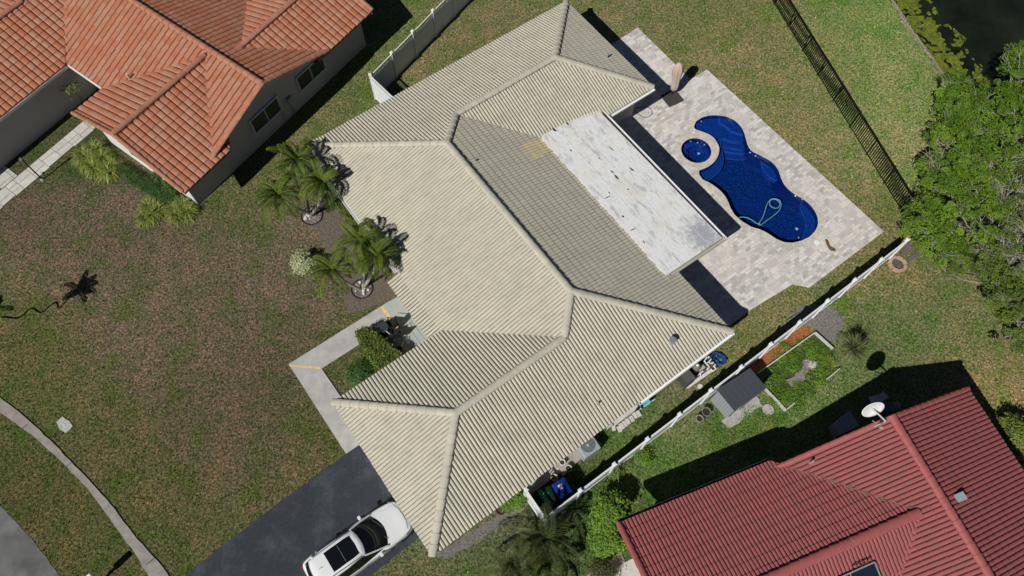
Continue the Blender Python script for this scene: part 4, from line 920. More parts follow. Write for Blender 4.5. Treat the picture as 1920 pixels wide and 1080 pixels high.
vinyl_fence(fw_, [UV(9.75, -23.1)] + fp)
fr_ = empty('fence', UV(14, -2.35), 'long white vinyl fence between the cream house and the red roofed house', 'fence')
vinyl_fence(fr_, [UV(3.55, -3.75)] + [UV(3.52 + 1.754 * i, -2.45) for i in range(13)])
# the black picket fence behind the pool
bf = empty('fence', G(1606, 270), 'black metal picket fence beyond the pool deck', 'fence')
A_ = G(1425, -34); B_ = G(1690, 398); dB = (B_ - A_).normalized(); LB_ = (B_ - A_).length; BLK = mat('black_aluminium', (.012, .012, .013), .45, metal=.2); FHt = 1.25
npn = int(LB_ / 1.83) + 1
for i in range(npn + 1):
    p = A_ + dB * min(i * 1.83, LB_); b = MB(); b.box((p.x, p.y, .65), (.065, .065, 1.32), math.atan2(dB.y, dB.x)); b.build('post', BLK, bf)
    if i == npn: break
    a = p + dB * .035; c = A_ + dB * min((i + 1) * 1.83, LB_) - dB * .035; l = (c - a).length
    if l < .3: continue
    zz_ = Vector((0, 0, 1)); b = MB()
    for zc_, th_ in ((.1, .03), (FHt, .055)): b.beam(a + zz_ * zc_, c + zz_ * zc_, th_, th_)
    k = int(l / .13)
    for j in range(1, k): q = a + dB * (l * j / k); b.beam(q + zz_ * .06, q + zz_ * FHt, .032, .032)
    b.build('panel', BLK, bf)

# ------------------------------------------------------------------ plants
GREENS = {}
def leafmat(n, c1, c2, rough=.55): return mat(n, c1, rough, tint=c2, var=.15, scale=2, spec=.25)
def leafcloud(centers, radii, nleaf, size, up=.6, flat=1., seed=1, clump=40, crad=.35, zcut=-.3, dome=False):
    r = np.random.default_rng(seed); V = []; T = []
    centers = np.asarray(centers, float); radii = np.asarray(radii, float)
    wts = (radii.prod(1) ** (2 / 3)); wts /= wts.sum(); tot = nleaf; ids = r.choice(len(centers), size=max(1, tot // clump), p=wts)
    d = r.normal(size=(len(ids), 3)); d /= np.linalg.norm(d, axis=1, keepdims=True); d[:, 2] = np.where(d[:, 2] < zcut, -d[:, 2], d[:, 2])
    cc = centers[ids] + d * radii[ids] * r.uniform(.72, 1.05, (len(ids), 1)); ctint = r.random(len(ids)) 
    k = np.repeat(np.arange(len(ids)), clump); n = len(k)
    pos = cc[k] + r.normal(size=(n, 3)) * crad * np.array([1, 1, .6]) * r.uniform(.5, 1.1, (n, 1))
    if dome:
        hd_ = r.normal(size=(n, 3)); hd_ /= np.linalg.norm(hd_, axis=1, keepdims=True); hd_[:, 2] = np.abs(hd_[:, 2]) * .9 - .12
        cr_ = crad * r.uniform(.55, 1.3, len(ids))[k][:, None]; pos = cc[k] + hd_ * cr_ * r.uniform(.7, 1.05, (n, 1)) + (r.normal(0, .16, len(ids))[k][:, None] * np.array([[0, 0, 1]])); d = np.concatenate([d, d])[:len(ids)]
    nr = r.normal(size=(n, 3)) * (1 - up) + np.array([0, 0, 1]) * up * 1.6 + d[k] * .5; nr /= np.linalg.norm(nr, axis=1, keepdims=True)
    a = np.cross(nr, r.normal(size=(n, 3))); a /= np.linalg.norm(a, axis=1, keepdims=True); b = np.cross(nr, a)
    s = size * r.uniform(.6, 1.3, (n, 1)); l = s; wd = s * .5
    q = np.stack([pos - a * l, pos - b * wd - nr * s * .1, pos + a * l, pos + b * wd - nr * s * .1], 1)
    t = np.clip(ctint[k] * .6 + r.random(n) * .5, 0, 1)
    return q.reshape(-1, 3), np.arange(n * 4).reshape(-1, 4), t
def cloud_obj(name, centers, radii, nleaf, size, ma, parent=None, **k):
    v, f, t = leafcloud(centers, radii, nleaf, size, **k); return npmesh(name, v, f, ma, parent, tint=t)
def limbs(mb, base, tips, r0, kink=.25, seed=2, n=5):
    rr = random.Random(seed)
    for t in tips:
        pts = []; base = Vector(base); t = Vector(t)
        for i in range(n + 1):
            f = i / n; p = base.lerp(t, f); w_ = math.sin(f * math.pi) * kink; pts.append(p + Vector((rr.uniform(-w_, w_), rr.uniform(-w_, w_), w_ * .6)))
        mb.tube(pts, [r0 * (1 - f * .8) for f in np.linspace(0, 1, n + 1)], 7)
def frond(V, Fc, T, base, az, el, L, droop, nl=26, lw=.03, ll=.38, tint=.5, rr=random, vee=.5, curl=0.):
    d = Vector((math.cos(az) * math.cos(el), math.sin(az) * math.cos(el), math.sin(el))); p = Vector(base); step = L / nl; pts = [p.copy()]
    for i in range(nl):
        f = i / nl; d = (d + Vector((0, 0, -droop * step * (.6 + f)))).normalized(); d = (d + Vector((-d.y, d.x, 0)) * curl * step).normalized(); p = p + d * step; pts.append(p.copy())
    side0 = None
    for i in range(1, nl):
        f = i / nl; d = (pts[i + 1] - pts[i - 1]).normalized(); s = d.cross(Vector((0, 0, 1))); 
        if s.length < .05: s = Vector((1, 0, 0))
        s.normalize(); u = s.cross(d); lf = ll * (math.sin(math.pi * min(1, .12 + f * .86)) ** .7 + .1)
        for sg in (-1, 1):
            dr = (s * sg * .85 + d * .55 + u * vee * .6).normalized(); q = pts[i]; m_ = q + dr * lf * .55; e = q + dr * lf + Vector((0, 0, -lf * .35)) + Vector((rr.uniform(-.03, .03), rr.uniform(-.03, .03), 0))
            o = len(V); wv = d * lw * .5; V += [tuple(q - wv * .5), tuple(q + wv * .5), tuple(m_ + wv), tuple(e), tuple(m_ - wv)]; Fc.append((o, o + 1, o + 2, o + 3)); Fc.append((o, o + 2, o + 3, o + 4)); tt = min(1, max(0, tint + rr.uniform(-.25, .25))); T += [tt, tt]
    return pts
def palm(name, base, heads, label, group=None, path=None, rib=(.26, .30, .06), L=1.35, nfr=15, ll=.42, m1=None, droop=1.0, trunk_r=.055, par_=None, nl=26, lw=.035):
    root = empty(name, Vector((base.x, base.y, 0)), label, 'palm', group); rr = random.Random(int(abs(base.x * 77)))
    for hd in heads:
        hd = Vector(hd); b = MB(); bs = Vector((base.x, base.y, 0)) + Vector((rr.uniform(-.1, .1), rr.uniform(-.1, .1), 0)); mid = bs.lerp(hd, .5) + (hd - bs).to_2d().to_3d() * .12 - Vector((0, 0, .1))
        cp_ = curve_pts(path or [bs, mid, hd - Vector((0, 0, .05))], 5); b.tube(cp_, list(np.linspace(trunk_r * 1.4, trunk_r, len(cp_))), 9); tr = b.build('trunk', mat('palm_trunk', (.34, .32, .28), .85, var=.25, scale=12), root)
        V = []; Fc = []; T = []; rach = MB(); a0 = rr.random() * 6
        for k in range(nfr):
            az = a0 + k * 2.399; el = 1.15 - 1.15 * (k / nfr) + rr.uniform(-.12, .12)
            pts = frond(V, Fc, T, hd, az, el, L * rr.uniform(.72, 1.18), droop * rr.uniform(.7, 1.5), nl=nl, ll=ll, tint=rr.uniform(.1, .9), rr=rr, lw=lw, curl=rr.uniform(-.8, .8))
            rach.tube(pts[::4] + [pts[-1]], .010, 4, cap=False)
        npmesh('crown', V, np.array(Fc), m1 or PALM, root, tint=T); rach.build('leaf_stem', mat('palm_rib_%d' % int(rib[0] * 100), rib, .6), root)
    return root
PALM = leafmat('palm_leaf', (.022, .058, .008), (.13, .175, .015)); PALM2 = leafmat('palm_leaf_dark', (.04, .065, .02), (.12, .145, .04))
palm('palm', G(583, 402), [G(522, 364, 2.9), G(556, 300, 3.5), G(604, 342, 3.3)], 'three stemmed feathery palm nearest the upper left corner of the cream roof', 'palms in the front bed', L=1.45, nfr=14, ll=.32, droop=1.35)
palm('palm', G(679, 541), [G(622, 505, 2.5), G(676, 452, 3.3), G(706, 478, 3.2)], 'three stemmed feathery palm between the pale round bush and the cream roof', 'palms in the front bed', L=1.45, nfr=13, ll=.32, droop=1.35)
palm('palm', G(996, 1052), [G(961, 1058, 1.6)], 'dark arching palm at the bottom edge left of the white stones', 'date palms at the bottom edge', L=1.75, nfr=11, ll=.33, m1=PALM2, droop=.8, lw=.020, nl=28, rib=(.09, .12, .03))
palm('palm', G(1030, 1030), [G(1026, 1012, 1.7)], 'dark arching palm leaning over the corner of the white fence', 'date palms at the bottom edge', L=1.7, nfr=11, ll=.33, m1=PALM2, droop=.8, lw=.020, nl=28, rib=(.09, .12, .03))
palm('palm', G(1000, 1105), [G(985, 1098, 1.5)], 'dark arching palm cut off by the bottom edge below the white stones', 'date palms at the bottom edge', L=1.6, nfr=12, ll=.36, m1=PALM2, droop=.8, lw=.020, nl=28, rib=(.09, .12, .03))
# palm at the left edge whose shadow crosses the lawn
tp_ = []
for x_, y_, z_ in ((-55, 613, 0), (0, 595, .7), (35, 596, 1.1), (60, 578, 1.4), (78, 586, 1.62), (105, 567, 1.95), (112, 578, 2.1), (130, 560, 2.4), (147, 545, 2.6)):
    q_ = G(x_, y_); tp_.append(Vector((q_.x - .65 * z_, q_.y - .78 * z_, z_)))
lr = palm('palm', G(-55, 613), [tp_[-1]], 'palm frond poking in at the left edge above its long thin shadow', None, path=tp_, L=.85, nfr=11, ll=.22, trunk_r=.03)
# edging rings with rocks
def ringbed(px, py, r, label):
    c = G(px, py); t = empty('planting_ring', c, label, 'planter ring'); b = MB()
    pts = [c + Vector((math.cos(a), math.sin(a), .04)) * 1 + Vector((math.cos(a) * (r - 1), math.sin(a) * (r - 1), 0)) for a in np.linspace(0, 2 * math.pi, 33)]
    b.tube(pts, .03, 6); b.build('edging', mat('black_edging', (.02, .018, .018), .7), t)
    b = MB(); b.prism([(c.x + (r - .03) * math.cos(a), c.y + (r - .03) * math.sin(a)) for a in np.linspace(0, 2 * math.pi, 28, endpoint=False)], 0, .022, bottom=False); b.build('pebble_bed', mat('pebbles', (.13, .11, .10), .9, var=.7, scale=16, bump=.8, bscale=20, stain=(.34, .30, .28), sscale=9, samt=.8), t)
    for k in range(9):
        a = random.random() * 6.3; q = c + Vector((math.cos(a), math.sin(a), 0)) * random.uniform(.1, r * .75); s = random.uniform(.05, .1)
        b = MB(); b.lathe((q.x, q.y, .02), [(s, 0), (s * 1.1, s * .4), (s * .8, s * .9), (s * .3, s * 1.1)], 7, sx=random.uniform(.7, 1.2)); b.build('rock', mat('white_rock', (.55, .54, .52), .85, var=.2, scale=10), t, smooth=True)
ringbed(585, 405, .52, 'black edging ring of pebbles around the upper front palm'); ringbed(679, 542, .5, 'black edging ring of pebbles around the lower front palm')
def bush(name, cs, rad, n, size, ma, label, cat='bush', group=None, base=None, clump=30, crad=.12, stem=True, **k):
    c0_ = Vector(base) if base is not None else Vector(cs[0]); root = empty(name, Vector((c0_.x, c0_.y, 0)), label, cat, group)
    cloud_obj('foliage', [tuple(c) for c in cs], rad, n, size, ma, root, clump=clump, crad=crad, **k)
    if stem:
        b = MB(); limbs(b, (c0_.x, c0_.y, 0), [tuple(Vector(c) + Vector((random.uniform(-.1, .1), random.uniform(-.1, .1), .1))) for c in cs for _ in range(2)], .02, .05); b.build('stem', mat('twig', (.12, .09, .06), .9), root)
    return root
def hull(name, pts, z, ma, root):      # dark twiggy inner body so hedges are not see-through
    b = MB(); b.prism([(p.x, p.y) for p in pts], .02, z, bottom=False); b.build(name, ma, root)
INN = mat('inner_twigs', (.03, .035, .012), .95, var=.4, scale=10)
VARI = leafmat('variegated_leaf', (.26, .32, .12), (.48, .52, .30)); HED = leafmat('hedge_leaf', (.05, .085, .015), (.17, .21, .035)); DKG = leafmat('dark_leaf', (.022, .06, .012), (.07, .15, .03)); LIM = leafmat('lime_leaf', (.06, .14, .012), (.16, .27, .03))
bush('bush', [G(569, 492, .45)], [(.5, .5, .42)], 2600, .045, VARI, 'pale variegated round bush on the front lawn left of the palm')
bush('bush', [G(678, 700, .45)], [(.66, .6, .5)], 4200, .035, DKG, 'dark green clipped round bush beside the cream roof edge', up=.7)
def hedge(name, pts, z, n, size, ma, label, up=.6, crad=.06, cat='hedge'):
    c = sum(pts, Vector()) / len(pts); root = empty(name, Vector((c.x, c.y, 0)), label, cat)
    inner = [c + (p - c) * .86 for p in pts]; hull('inner_twigs', inner, z * .8, INN, root)
    P_ = [(p.x, p.y) for p in pts]; xs = [p[0] for p in P_]; ys = [p[1] for p in P_]; r = np.random.default_rng(len(pts) + n)
    X = r.uniform(min(xs), max(xs), n * 4); Y = r.uniform(min(ys), max(ys), n * 4); ok = inpoly(X, Y, P_); X, Y = X[ok][:n], Y[ok][:n]; Z = np.full(len(X), z) - np.abs(r.normal(0, z * .12, len(X)))
    # sides
    m_ = n // 3; k = r.integers(0, len(pts), m_); f = r.random(m_); A = np.array(P_); B = np.roll(A, -1, 0); S_ = A[k] * (1 - f[:, None]) + B[k] * f[:, None]
    X = np.concatenate([X, S_[:, 0]]); Y = np.concatenate([Y, S_[:, 1]]); Z = np.concatenate([Z, r.uniform(.05, z, m_)]); n = len(X)
    pos = np.stack([X, Y, Z], 1) + r.normal(0, crad, (n, 3)); nr = r.normal(size=(n, 3)) * (1 - up) + np.array([0, 0, 1.2]) * up; nr /= np.linalg.norm(nr, axis=1, keepdims=True)
    a = np.cross(nr, r.normal(size=(n, 3))); a /= np.linalg.norm(a, axis=1, keepdims=True); bb = np.cross(nr, a); s = size * r.uniform(.6, 1.3, (n, 1))
    q = np.stack([pos - a * s, pos - bb * s * .5, pos + a * s, pos + bb * s * .5], 1); cl = np.array([mnoise.noise(Vector((x * 4, y * 4, 0))) for x, y in zip(X, Y)])
    npmesh('foliage', q.reshape(-1, 3), np.arange(n * 4).reshape(-1, 4), ma, root, tint=np.clip(.45 + cl * .7 + r.normal(0, .22, n), 0, 1)); return root
hedge('hedge', [G(668, 622, .9), G(690, 614, .9), G(745, 660, .9), G(752, 676, .9), G(712, 696, .9), G(690, 668, .9)], .95, 6500, .05, HED, 'glossy clipped hedge between the entry path and the porch')
hedge('hedge', [G(628, 376, .5), G(643, 372, .5), G(700, 436, .5), G(712, 470, .5), G(690, 460, .5), G(660, 425, .5)], .55, 3800, .05, HED, 'low bright hedge along the front wall behind the palms')
hedge('hedge', [G(206, 305, .35), G(236, 312, .35), G(322, 360, .35), G(338, 372, .35), G(312, 378, .35), G(285, 366, .35), G(240, 338, .35)], .38, 5200, .035, DKG, 'low dark green hedge in front of the terracotta roofed house', up=.75)
bush('bush', [G(325, 345, .6), G(300, 330, .6)], [(.35, .35, .4), (.3, .3, .35)], 1600, .05, DKG, 'loose dark bush against the white wall of the terracotta roofed house', up=.4)
# strappy clumps
def strap_clump(name, cs, label, n=200, L=.75, ma=None, group=None, wd=.03, el0=(.5, 1.4), base=None, stemh=0., cat='grass clump'):
    c = sum([Vector(q) for q in cs], Vector()) / len(cs); root = empty(name, Vector((c.x, c.y, 0)), label, cat, group); V = []; Fc = []; T = []; rr = random.Random(n + int(c.x * 10))
    for i in range(n):
        b_ = Vector(rr.choice(cs)); a = rr.random() * 6.283; el = rr.uniform(*el0); l = L * rr.uniform(.7, 1.15); d = Vector((math.cos(a) * math.cos(el), math.sin(a) * math.cos(el), math.sin(el))); p = b_ + Vector((rr.uniform(-.1, .1), rr.uniform(-.1, .1), stemh)); s = Vector((-math.sin(a), math.cos(a), 0)) * wd * .5
        o = len(V); ns = 5
        for j in range(ns + 1):
            f = j / ns; w_ = s * (1 - f) * (1 if j else .6); V += [tuple(p - w_), tuple(p + w_)]; d = (d + Vector((0, 0, -.55 * l * (.4 + f)))).normalized() if stemh == 0 else (d + Vector((0, 0, -.12))).normalized(); p = p + d * l / ns
        t = rr.random()
        for j in range(ns): Fc.append((o + 2 * j, o + 2 * j + 1, o + 2 * j + 3, o + 2 * j + 2)); T.append(t)
    npmesh('blades', V, np.array(Fc), ma, root, tint=T)
    if stemh: 
        b = MB(); b.tube([(c.x, c.y, 0), (c.x, c.y, stemh)], .06, 8); b.build('stem', mat('twig', (.12, .09, .06), .9), root)
    return root
STRAP = leafmat('strap_leaf', (.075, .12, .015), (.36, .40, .10)); YUC = leafmat('yucca_leaf', (.06, .075, .025), (.22, .25, .09))
def cl(l): return [G(x, y, .05) for x, y in l]
strap_clump('grass_clump', cl([(183, 285), (170, 305), (195, 300), (205, 325), (180, 318), (160, 296), (212, 318)]), 'big arching strappy clump beside the pale paver path', n=1500, L=.9, wd=.05, ma=STRAP, group='strappy clumps by the terracotta roofed house')
strap_clump('grass_clump', cl([(282, 390), (290, 405), (275, 412), (300, 398)]), 'left strappy clump below the terracotta roof corner', n=700, L=.75, wd=.05, ma=STRAP, group='strappy clumps by the terracotta roofed house')
strap_clump('grass_clump', cl([(330, 398), (345, 388), (355, 400), (335, 408)]), 'right strappy clump below the terracotta roof corner', n=800, L=.75, wd=.05, ma=STRAP, group='strappy clumps by the terracotta roofed house')
strap_clump('yucca', [G(1584, 668, .0)], 'spiky yucca rosette beside the raised garden bed', n=420, L=.78, ma=YUC, el0=(.0, 1.5), stemh=.95, wd=.05, cat='yucca')
strap_clump('grass_clump', cl([(1553, 678), (1560, 690)]), 'thin yellow green strappy tuft inside the raised garden bed corner', n=90, L=.5, ma=STRAP)
strap_clump('grass_clump', cl([(1902, 850), (1915, 865), (1895, 835)]), 'strappy tuft along the right side of the red roof', n=160, L=.6, ma=STRAP)
# bushes around the lower right corner
bush('bush', [G(1140, 960, .9), G(1152, 945, .8), G(1130, 985, .7), G(1130, 1015, .6), G(1150, 1020, .6)], [(.55, .5, .7), (.45, .4, .6), (.6, .5, .6), (.5, .45, .5), (.4, .4, .5)], 9000, .07, LIM, 'tall leafy lime green bush at the corner of the red roof', clump=24, crad=.12)
bush('bush', [G(1132, 1068, .35)], [(.5, .42, .35)], 2600, .035, leafmat('maroon_leaf', (.035, .03, .015), (.10, .11, .03)), 'small dark maroon tinged bush beside the neighbour driveway slab')
bush('bush', [G(968, 936, .35), G(950, 945, .3)], [(.35, .28, .3), (.2, .2, .25)], 1700, .06, LIM, 'small bright bush tucked under the cream eave by the white fence')
bush('bush', [G(1895, 800, .6), G(1912, 815, .8)], [(.5, .45, .6), (.5, .5, .7)], 3600, .06, HED, 'leafy bush between the red roof and the right edge')
bush('bush', [G(1205, 855, .15), G(1150, 885, .2)], [(.5, .3, .15), (.35, .25, .2)], 1200, .04, LIM, 'low weeds along the neighbour side of the white fence', cat='weeds')
bush('bush', [G(135, 165, 1.3)], [(.4, .35, .35)], 260, .06, HED, 'sparse shrub in the shaded corner of the terracotta roofed house', clump=8)
# trees at the right edge
TREE = leafmat('tree_leaf', (.028, .075, .006), (.15, .25, .02), .45)
BARK = mat('bark_grey', (.30, .27, .23), .9, var=.3, scale=10, bump=.5, bscale=20)
def tree(label, base, blobs, nleaf, seed, group='trees by the pond', size=.1, twigs=30, ma=None, crad=.24, clump=38, r0=.16, dome=False):
    base = Vector((base.x, base.y, 0)); root = empty('tree', base, label, 'tree', group); cs = [G(x, y, z) for x, y, z, *_ in blobs]; rd = [q[3:] for q in blobs]
    rd = [(q[0], q[0], q[1]) for q in rd]
    cloud_obj('crown', [tuple(c) for c in cs], rd, nleaf, size, ma or TREE, root, seed=seed, clump=clump, crad=crad, zcut=-.55, dome=dome)
    b = MB(); ctr = base + Vector((0, 0, 2.0)); b.tube([base, base + Vector((.1, .05, 1.0)), ctr], [r0 * 1.3, r0, r0 * .85], 10); b.build('trunk', BARK, root)
    b = MB(); limbs(b, ctr, [c - Vector((0, 0, .3)) for c in cs], r0 * .5, .5, seed); b.build('limbs', BARK, root)
    b = MB(); rr = random.Random(seed)
    for i in range(twigs):
        c = Vector(rr.choice(cs)); q = rd[cs.index(c)] if c in cs else (1, 1, 1); a = c + Vector((rr.uniform(-.4, .4), rr.uniform(-.4, .4), -.2)); az = rr.random() * 6.3
        e = c + Vector((math.cos(az) * q[0] * .9, math.sin(az) * q[0] * .9, q[2] * rr.uniform(.3, 1.0))); m_ = a.lerp(e, .5) + Vector((rr.uniform(-.2, .2), rr.uniform(-.2, .2), .15)); pts_ = curve_pts([a, m_, m_.lerp(e, .55) + Vector((rr.uniform(-.15, .15), rr.uniform(-.15, .15), .05)), e], 3); b.tube(pts_, list(np.linspace(.02, .005, len(pts_))), 5)
        for _ in range(4):
            s_ = rr.choice(pts_[3:]); dv_ = (e - a).normalized() * rr.uniform(.2, .5) + Vector((rr.uniform(-.3, .3), rr.uniform(-.3, .3), rr.uniform(0, .15))); b.tube([s_, s_ + dv_ * .5 + Vector((0, 0, .04)), s_ + dv_], [.008, .006, .003], 4)
    b.build('twigs', mat('pale_twig', (.36, .33, .29), .9), root); return root
DM = dict(dome=True, clump=90, size=.052)
tree('broad green tree with the fullest crown beside the end of the black fence', G(1800, 420), [(1740, 410, 2.6, 1.2, .9), (1790, 360, 3.4, 1.4, 1.1), (1780, 270, 3.3, 1.1, .9), (1845, 310, 3.8, 1.5, 1.1), (1760, 460, 2.6, 1.0, .9), (1830, 410, 3.6, 1.3, 1.1), (1770, 320, 3.4, 1.0, .8), (1720, 425, 2.2, .8, .7), (1800, 235, 3.2, .9, .7)], 44000, 11, twigs=60, crad=.27, **DM)
tree('bright crowned tree overhanging the dark pond at the right edge', G(1900, 260), [(1780, 165, 2.4, .7, .6), (1800, 195, 3.0, 1.0, .8), (1870, 205, 3.6, 1.3, 1.0), (1915, 260, 4.2, 1.4, 1.1), (1905, 150, 3.8, 1.0, .9), (1830, 225, 3.4, 1.1, .9), (1912, 112, 3.7, .7, .7), (1950, 200, 4, 1.4, 1)], 36000, 12, twigs=44, crad=.27, **DM)
tree('thin crowned tree showing its bare grey branches at the right edge', G(1890, 520), [(1900, 400, 3.8, 1.3, .9), (1850, 460, 3.2, 1.1, .8), (1905, 480, 3.4, 1.2, .9), (1880, 345, 4.0, 1.2, .8), (1950, 430, 4, 1.5, 1)], 15000, 13, twigs=130, crad=.2, dome=True, clump=50, size=.045, ma=leafmat('tree_leaf_olive', (.035, .07, .01), (.14, .19, .025), .5))
tree('low tree beside the right lawn below the bare branched tree', G(1905, 600), [(1890, 560, 2.4, .8, .7), (1870, 535, 2.2, .7, .6), (1915, 600, 2.6, .8, .8), (1900, 635, 1.8, .6, .6), (1850, 500, 2.0, .7, .6), (1810, 490, 1.4, .6, .5), (1775, 505, 1.1, .5, .4)], 18000, 14, twigs=40, crad=.22, **DM, r0=.1, ma=MATS['tree_leaf_olive'])

# ------------------------------------------------------------------ white car on the driveway
CARP = mat('car_white', (.76, .78, .79), .25, spec=.5, coat=.6); CG = mat('car_glass', (.006, .008, .009), .05, spec=.6); BLKP = mat('black_trim', (.012, .012, .013), .45); CHR = mat('chrome', (.7, .7, .7), .15, metal=1.)
uc, vc_ = -3.07, -6.06
car = empty('car', UV(uc, vc_, .018), 'white sport utility car with a dark panoramic sunroof on the driveway', 'car')
def CP_(x, y, z): return UV(uc + x, vc_ - y, z)
def loft(rows, close=True):      # rows: list of list of (x,y,z) for the left half bottom->centre
    vs = []; fs = []; m_ = len(rows[0]) * 2 - 1
    for r in rows:
        full = [(x, y, z) for x, y, z in r] + [(x, -y, z) for x, y, z in r[-2::-1]]; vs += [CP_(*p) for p in full]
    for i in range(len(rows) - 1):
        for k in range(m_ - 1): fs.append((i * m_ + k, i * m_ + k + 1, (i + 1) * m_ + k + 1, (i + 1) * m_ + k))
    fs.append(tuple(range(m_))[::-1]); fs.append(tuple(range((len(rows) - 1) * m_, len(rows) * m_))); return vs, fs
st_ = [(2.20, .50, .30, .52), (2.17, .60, .24, .64), (2.08, .70, .2, .72), (1.9, .77, .2, .78), (1.55, .815, .2, .84), (1.2, .83, .2, .90), (.85, .835, .2, .95), (.2, .835, .2, .96), (-.8, .835, .2, .97), (-1.5, .83, .2, .98), (-1.9, .80, .22, .98), (-2.1, .74, .26, .95), (-2.19, .66, .32, .8), (-2.22, .58, .4, .6)]
rows = []
for x, w_, zb, zt in st_:
    hood = max(0, min(1, (x - .9) / .6)); sx_ = -.02 * (1 if x > 0 else -1)
    rows.append([(x, w_ * .93, zb), (x, w_ * .99, zb + .14), (x, w_, (zb + zt) / 2), (x, w_ * .985, zt - .16), (x, w_ * .95, zt - .06), (x, w_ * .87, zt - .01), (x, w_ * .78, zt - .022 * hood), (x, w_ * .72, zt + .02), (x, w_ * .35, zt + .045), (x, 0, zt + .055)])
vs, fs = loft(rows); b = MB(); b.add(vs, fs); bo = b.build('body', CARP, car, smooth=True)
bm = bmesh.new(); bm.from_mesh(bo.data); bmesh.ops.recalc_face_normals(bm, faces=bm.faces); bm.to_mesh(bo.data); bm.free()
md = bo.modifiers.new('s', 'SUBSURF'); md.levels = 1; md.render_levels = 2
# glass house
def outl(xf, xr, wf, wr, wm, bow, n=9):
    pts = []
    for i in range(n): t = i / (n - 1) * 2 - 1; pts.append((xf + bow * (1 - t * t), -t * wf))
    for x, w_ in ((xf * .6 + xr * .4, wm), (xf * .3 + xr * .7, wm)): pts.append((x, -w_))
    for i in range(n): t = i / (n - 1) * 2 - 1; pts.append((xr - .1 * (1 - t * t), t * wr))
    for x, w_ in ((xf * .3 + xr * .7, wm), (xf * .6 + xr * .4, wm)): pts.append((x, w_))
    return pts
lo = outl(.98, -2.02, .70, .62, .795, .26); hi = outl(.12, -1.74, .55, .5, .60, .12); b = MB(); n = len(lo)
mid_ = [((a[0] * .42 + c[0] * .58), (a[1] * .42 + c[1] * .58) * 1.02) for a, c in zip(lo, hi)]
vs = [CP_(x, y, .95) for x, y in lo] + [CP_(x, y, 1.28) for x, y in mid_] + [CP_(x, y, 1.47) for x, y in hi]
b.add(vs, [(i, (i + 1) % n, n + (i + 1) % n, n + i) for i in range(n)] + [(n + i, n + (i + 1) % n, 2 * n + (i + 1) % n, 2 * n + i) for i in range(n)])
go_ = b.build('windows', CG, car, smooth=True)
bm = bmesh.new(); bm.from_mesh(go_.data); bmesh.ops.recalc_face_normals(bm, faces=bm.faces); bm.to_mesh(go_.data); bm.free()
# roof skin
b = MB(); h2 = [(x * 1.0 + (.03 if x > 0 else -.05), y * 1.05) for x, y in hi]; n = len(h2)
vs = [CP_(x, y, 1.455) for x, y in h2] + [CP_(x * .96, y * .9, 1.50) for x, y in h2] + [CP_(x * .8 - .1, y * .5, 1.525) for x, y in h2]
b.add(vs, [(j * n + i, j * n + (i + 1) % n, (j + 1) * n + (i + 1) % n, (j + 1) * n + i) for j in (0, 1) for i in range(n)] + [tuple(range(2 * n, 3 * n)), tuple(range(n))[::-1]])
ro = b.build('roof', CARP, car, smooth=True); bm = bmesh.new(); bm.from_mesh(ro.data); bmesh.ops.recalc_face_normals(bm, faces=bm.faces); bm.to_mesh(ro.data); bm.free()
for nm, x0_, x1_ in (('sunroof', -.58, -.02), ('sunroof', -1.15, -.60)):
    b = MB(); pts = smooth_loop([Vector((x, y, 0)) for x, y in ((x0_, -.42), (x0_, 0), (x0_, .42), ((x0_ + x1_) / 2, .425), (x1_, .40 if x1_ > -.1 else .42), (x1_ + (.03 if x1_ > -.1 else 0), 0), (x1_, -.40 if x1_ > -.1 else -.42), ((x0_ + x1_) / 2, -.425))], 1)
    P_ = [CP_(p.x, p.y, 0) for p in pts]; b.prism([(p.x, p.y) for p in P_], 1.515, 1.54); b.build(nm, CG, ro)
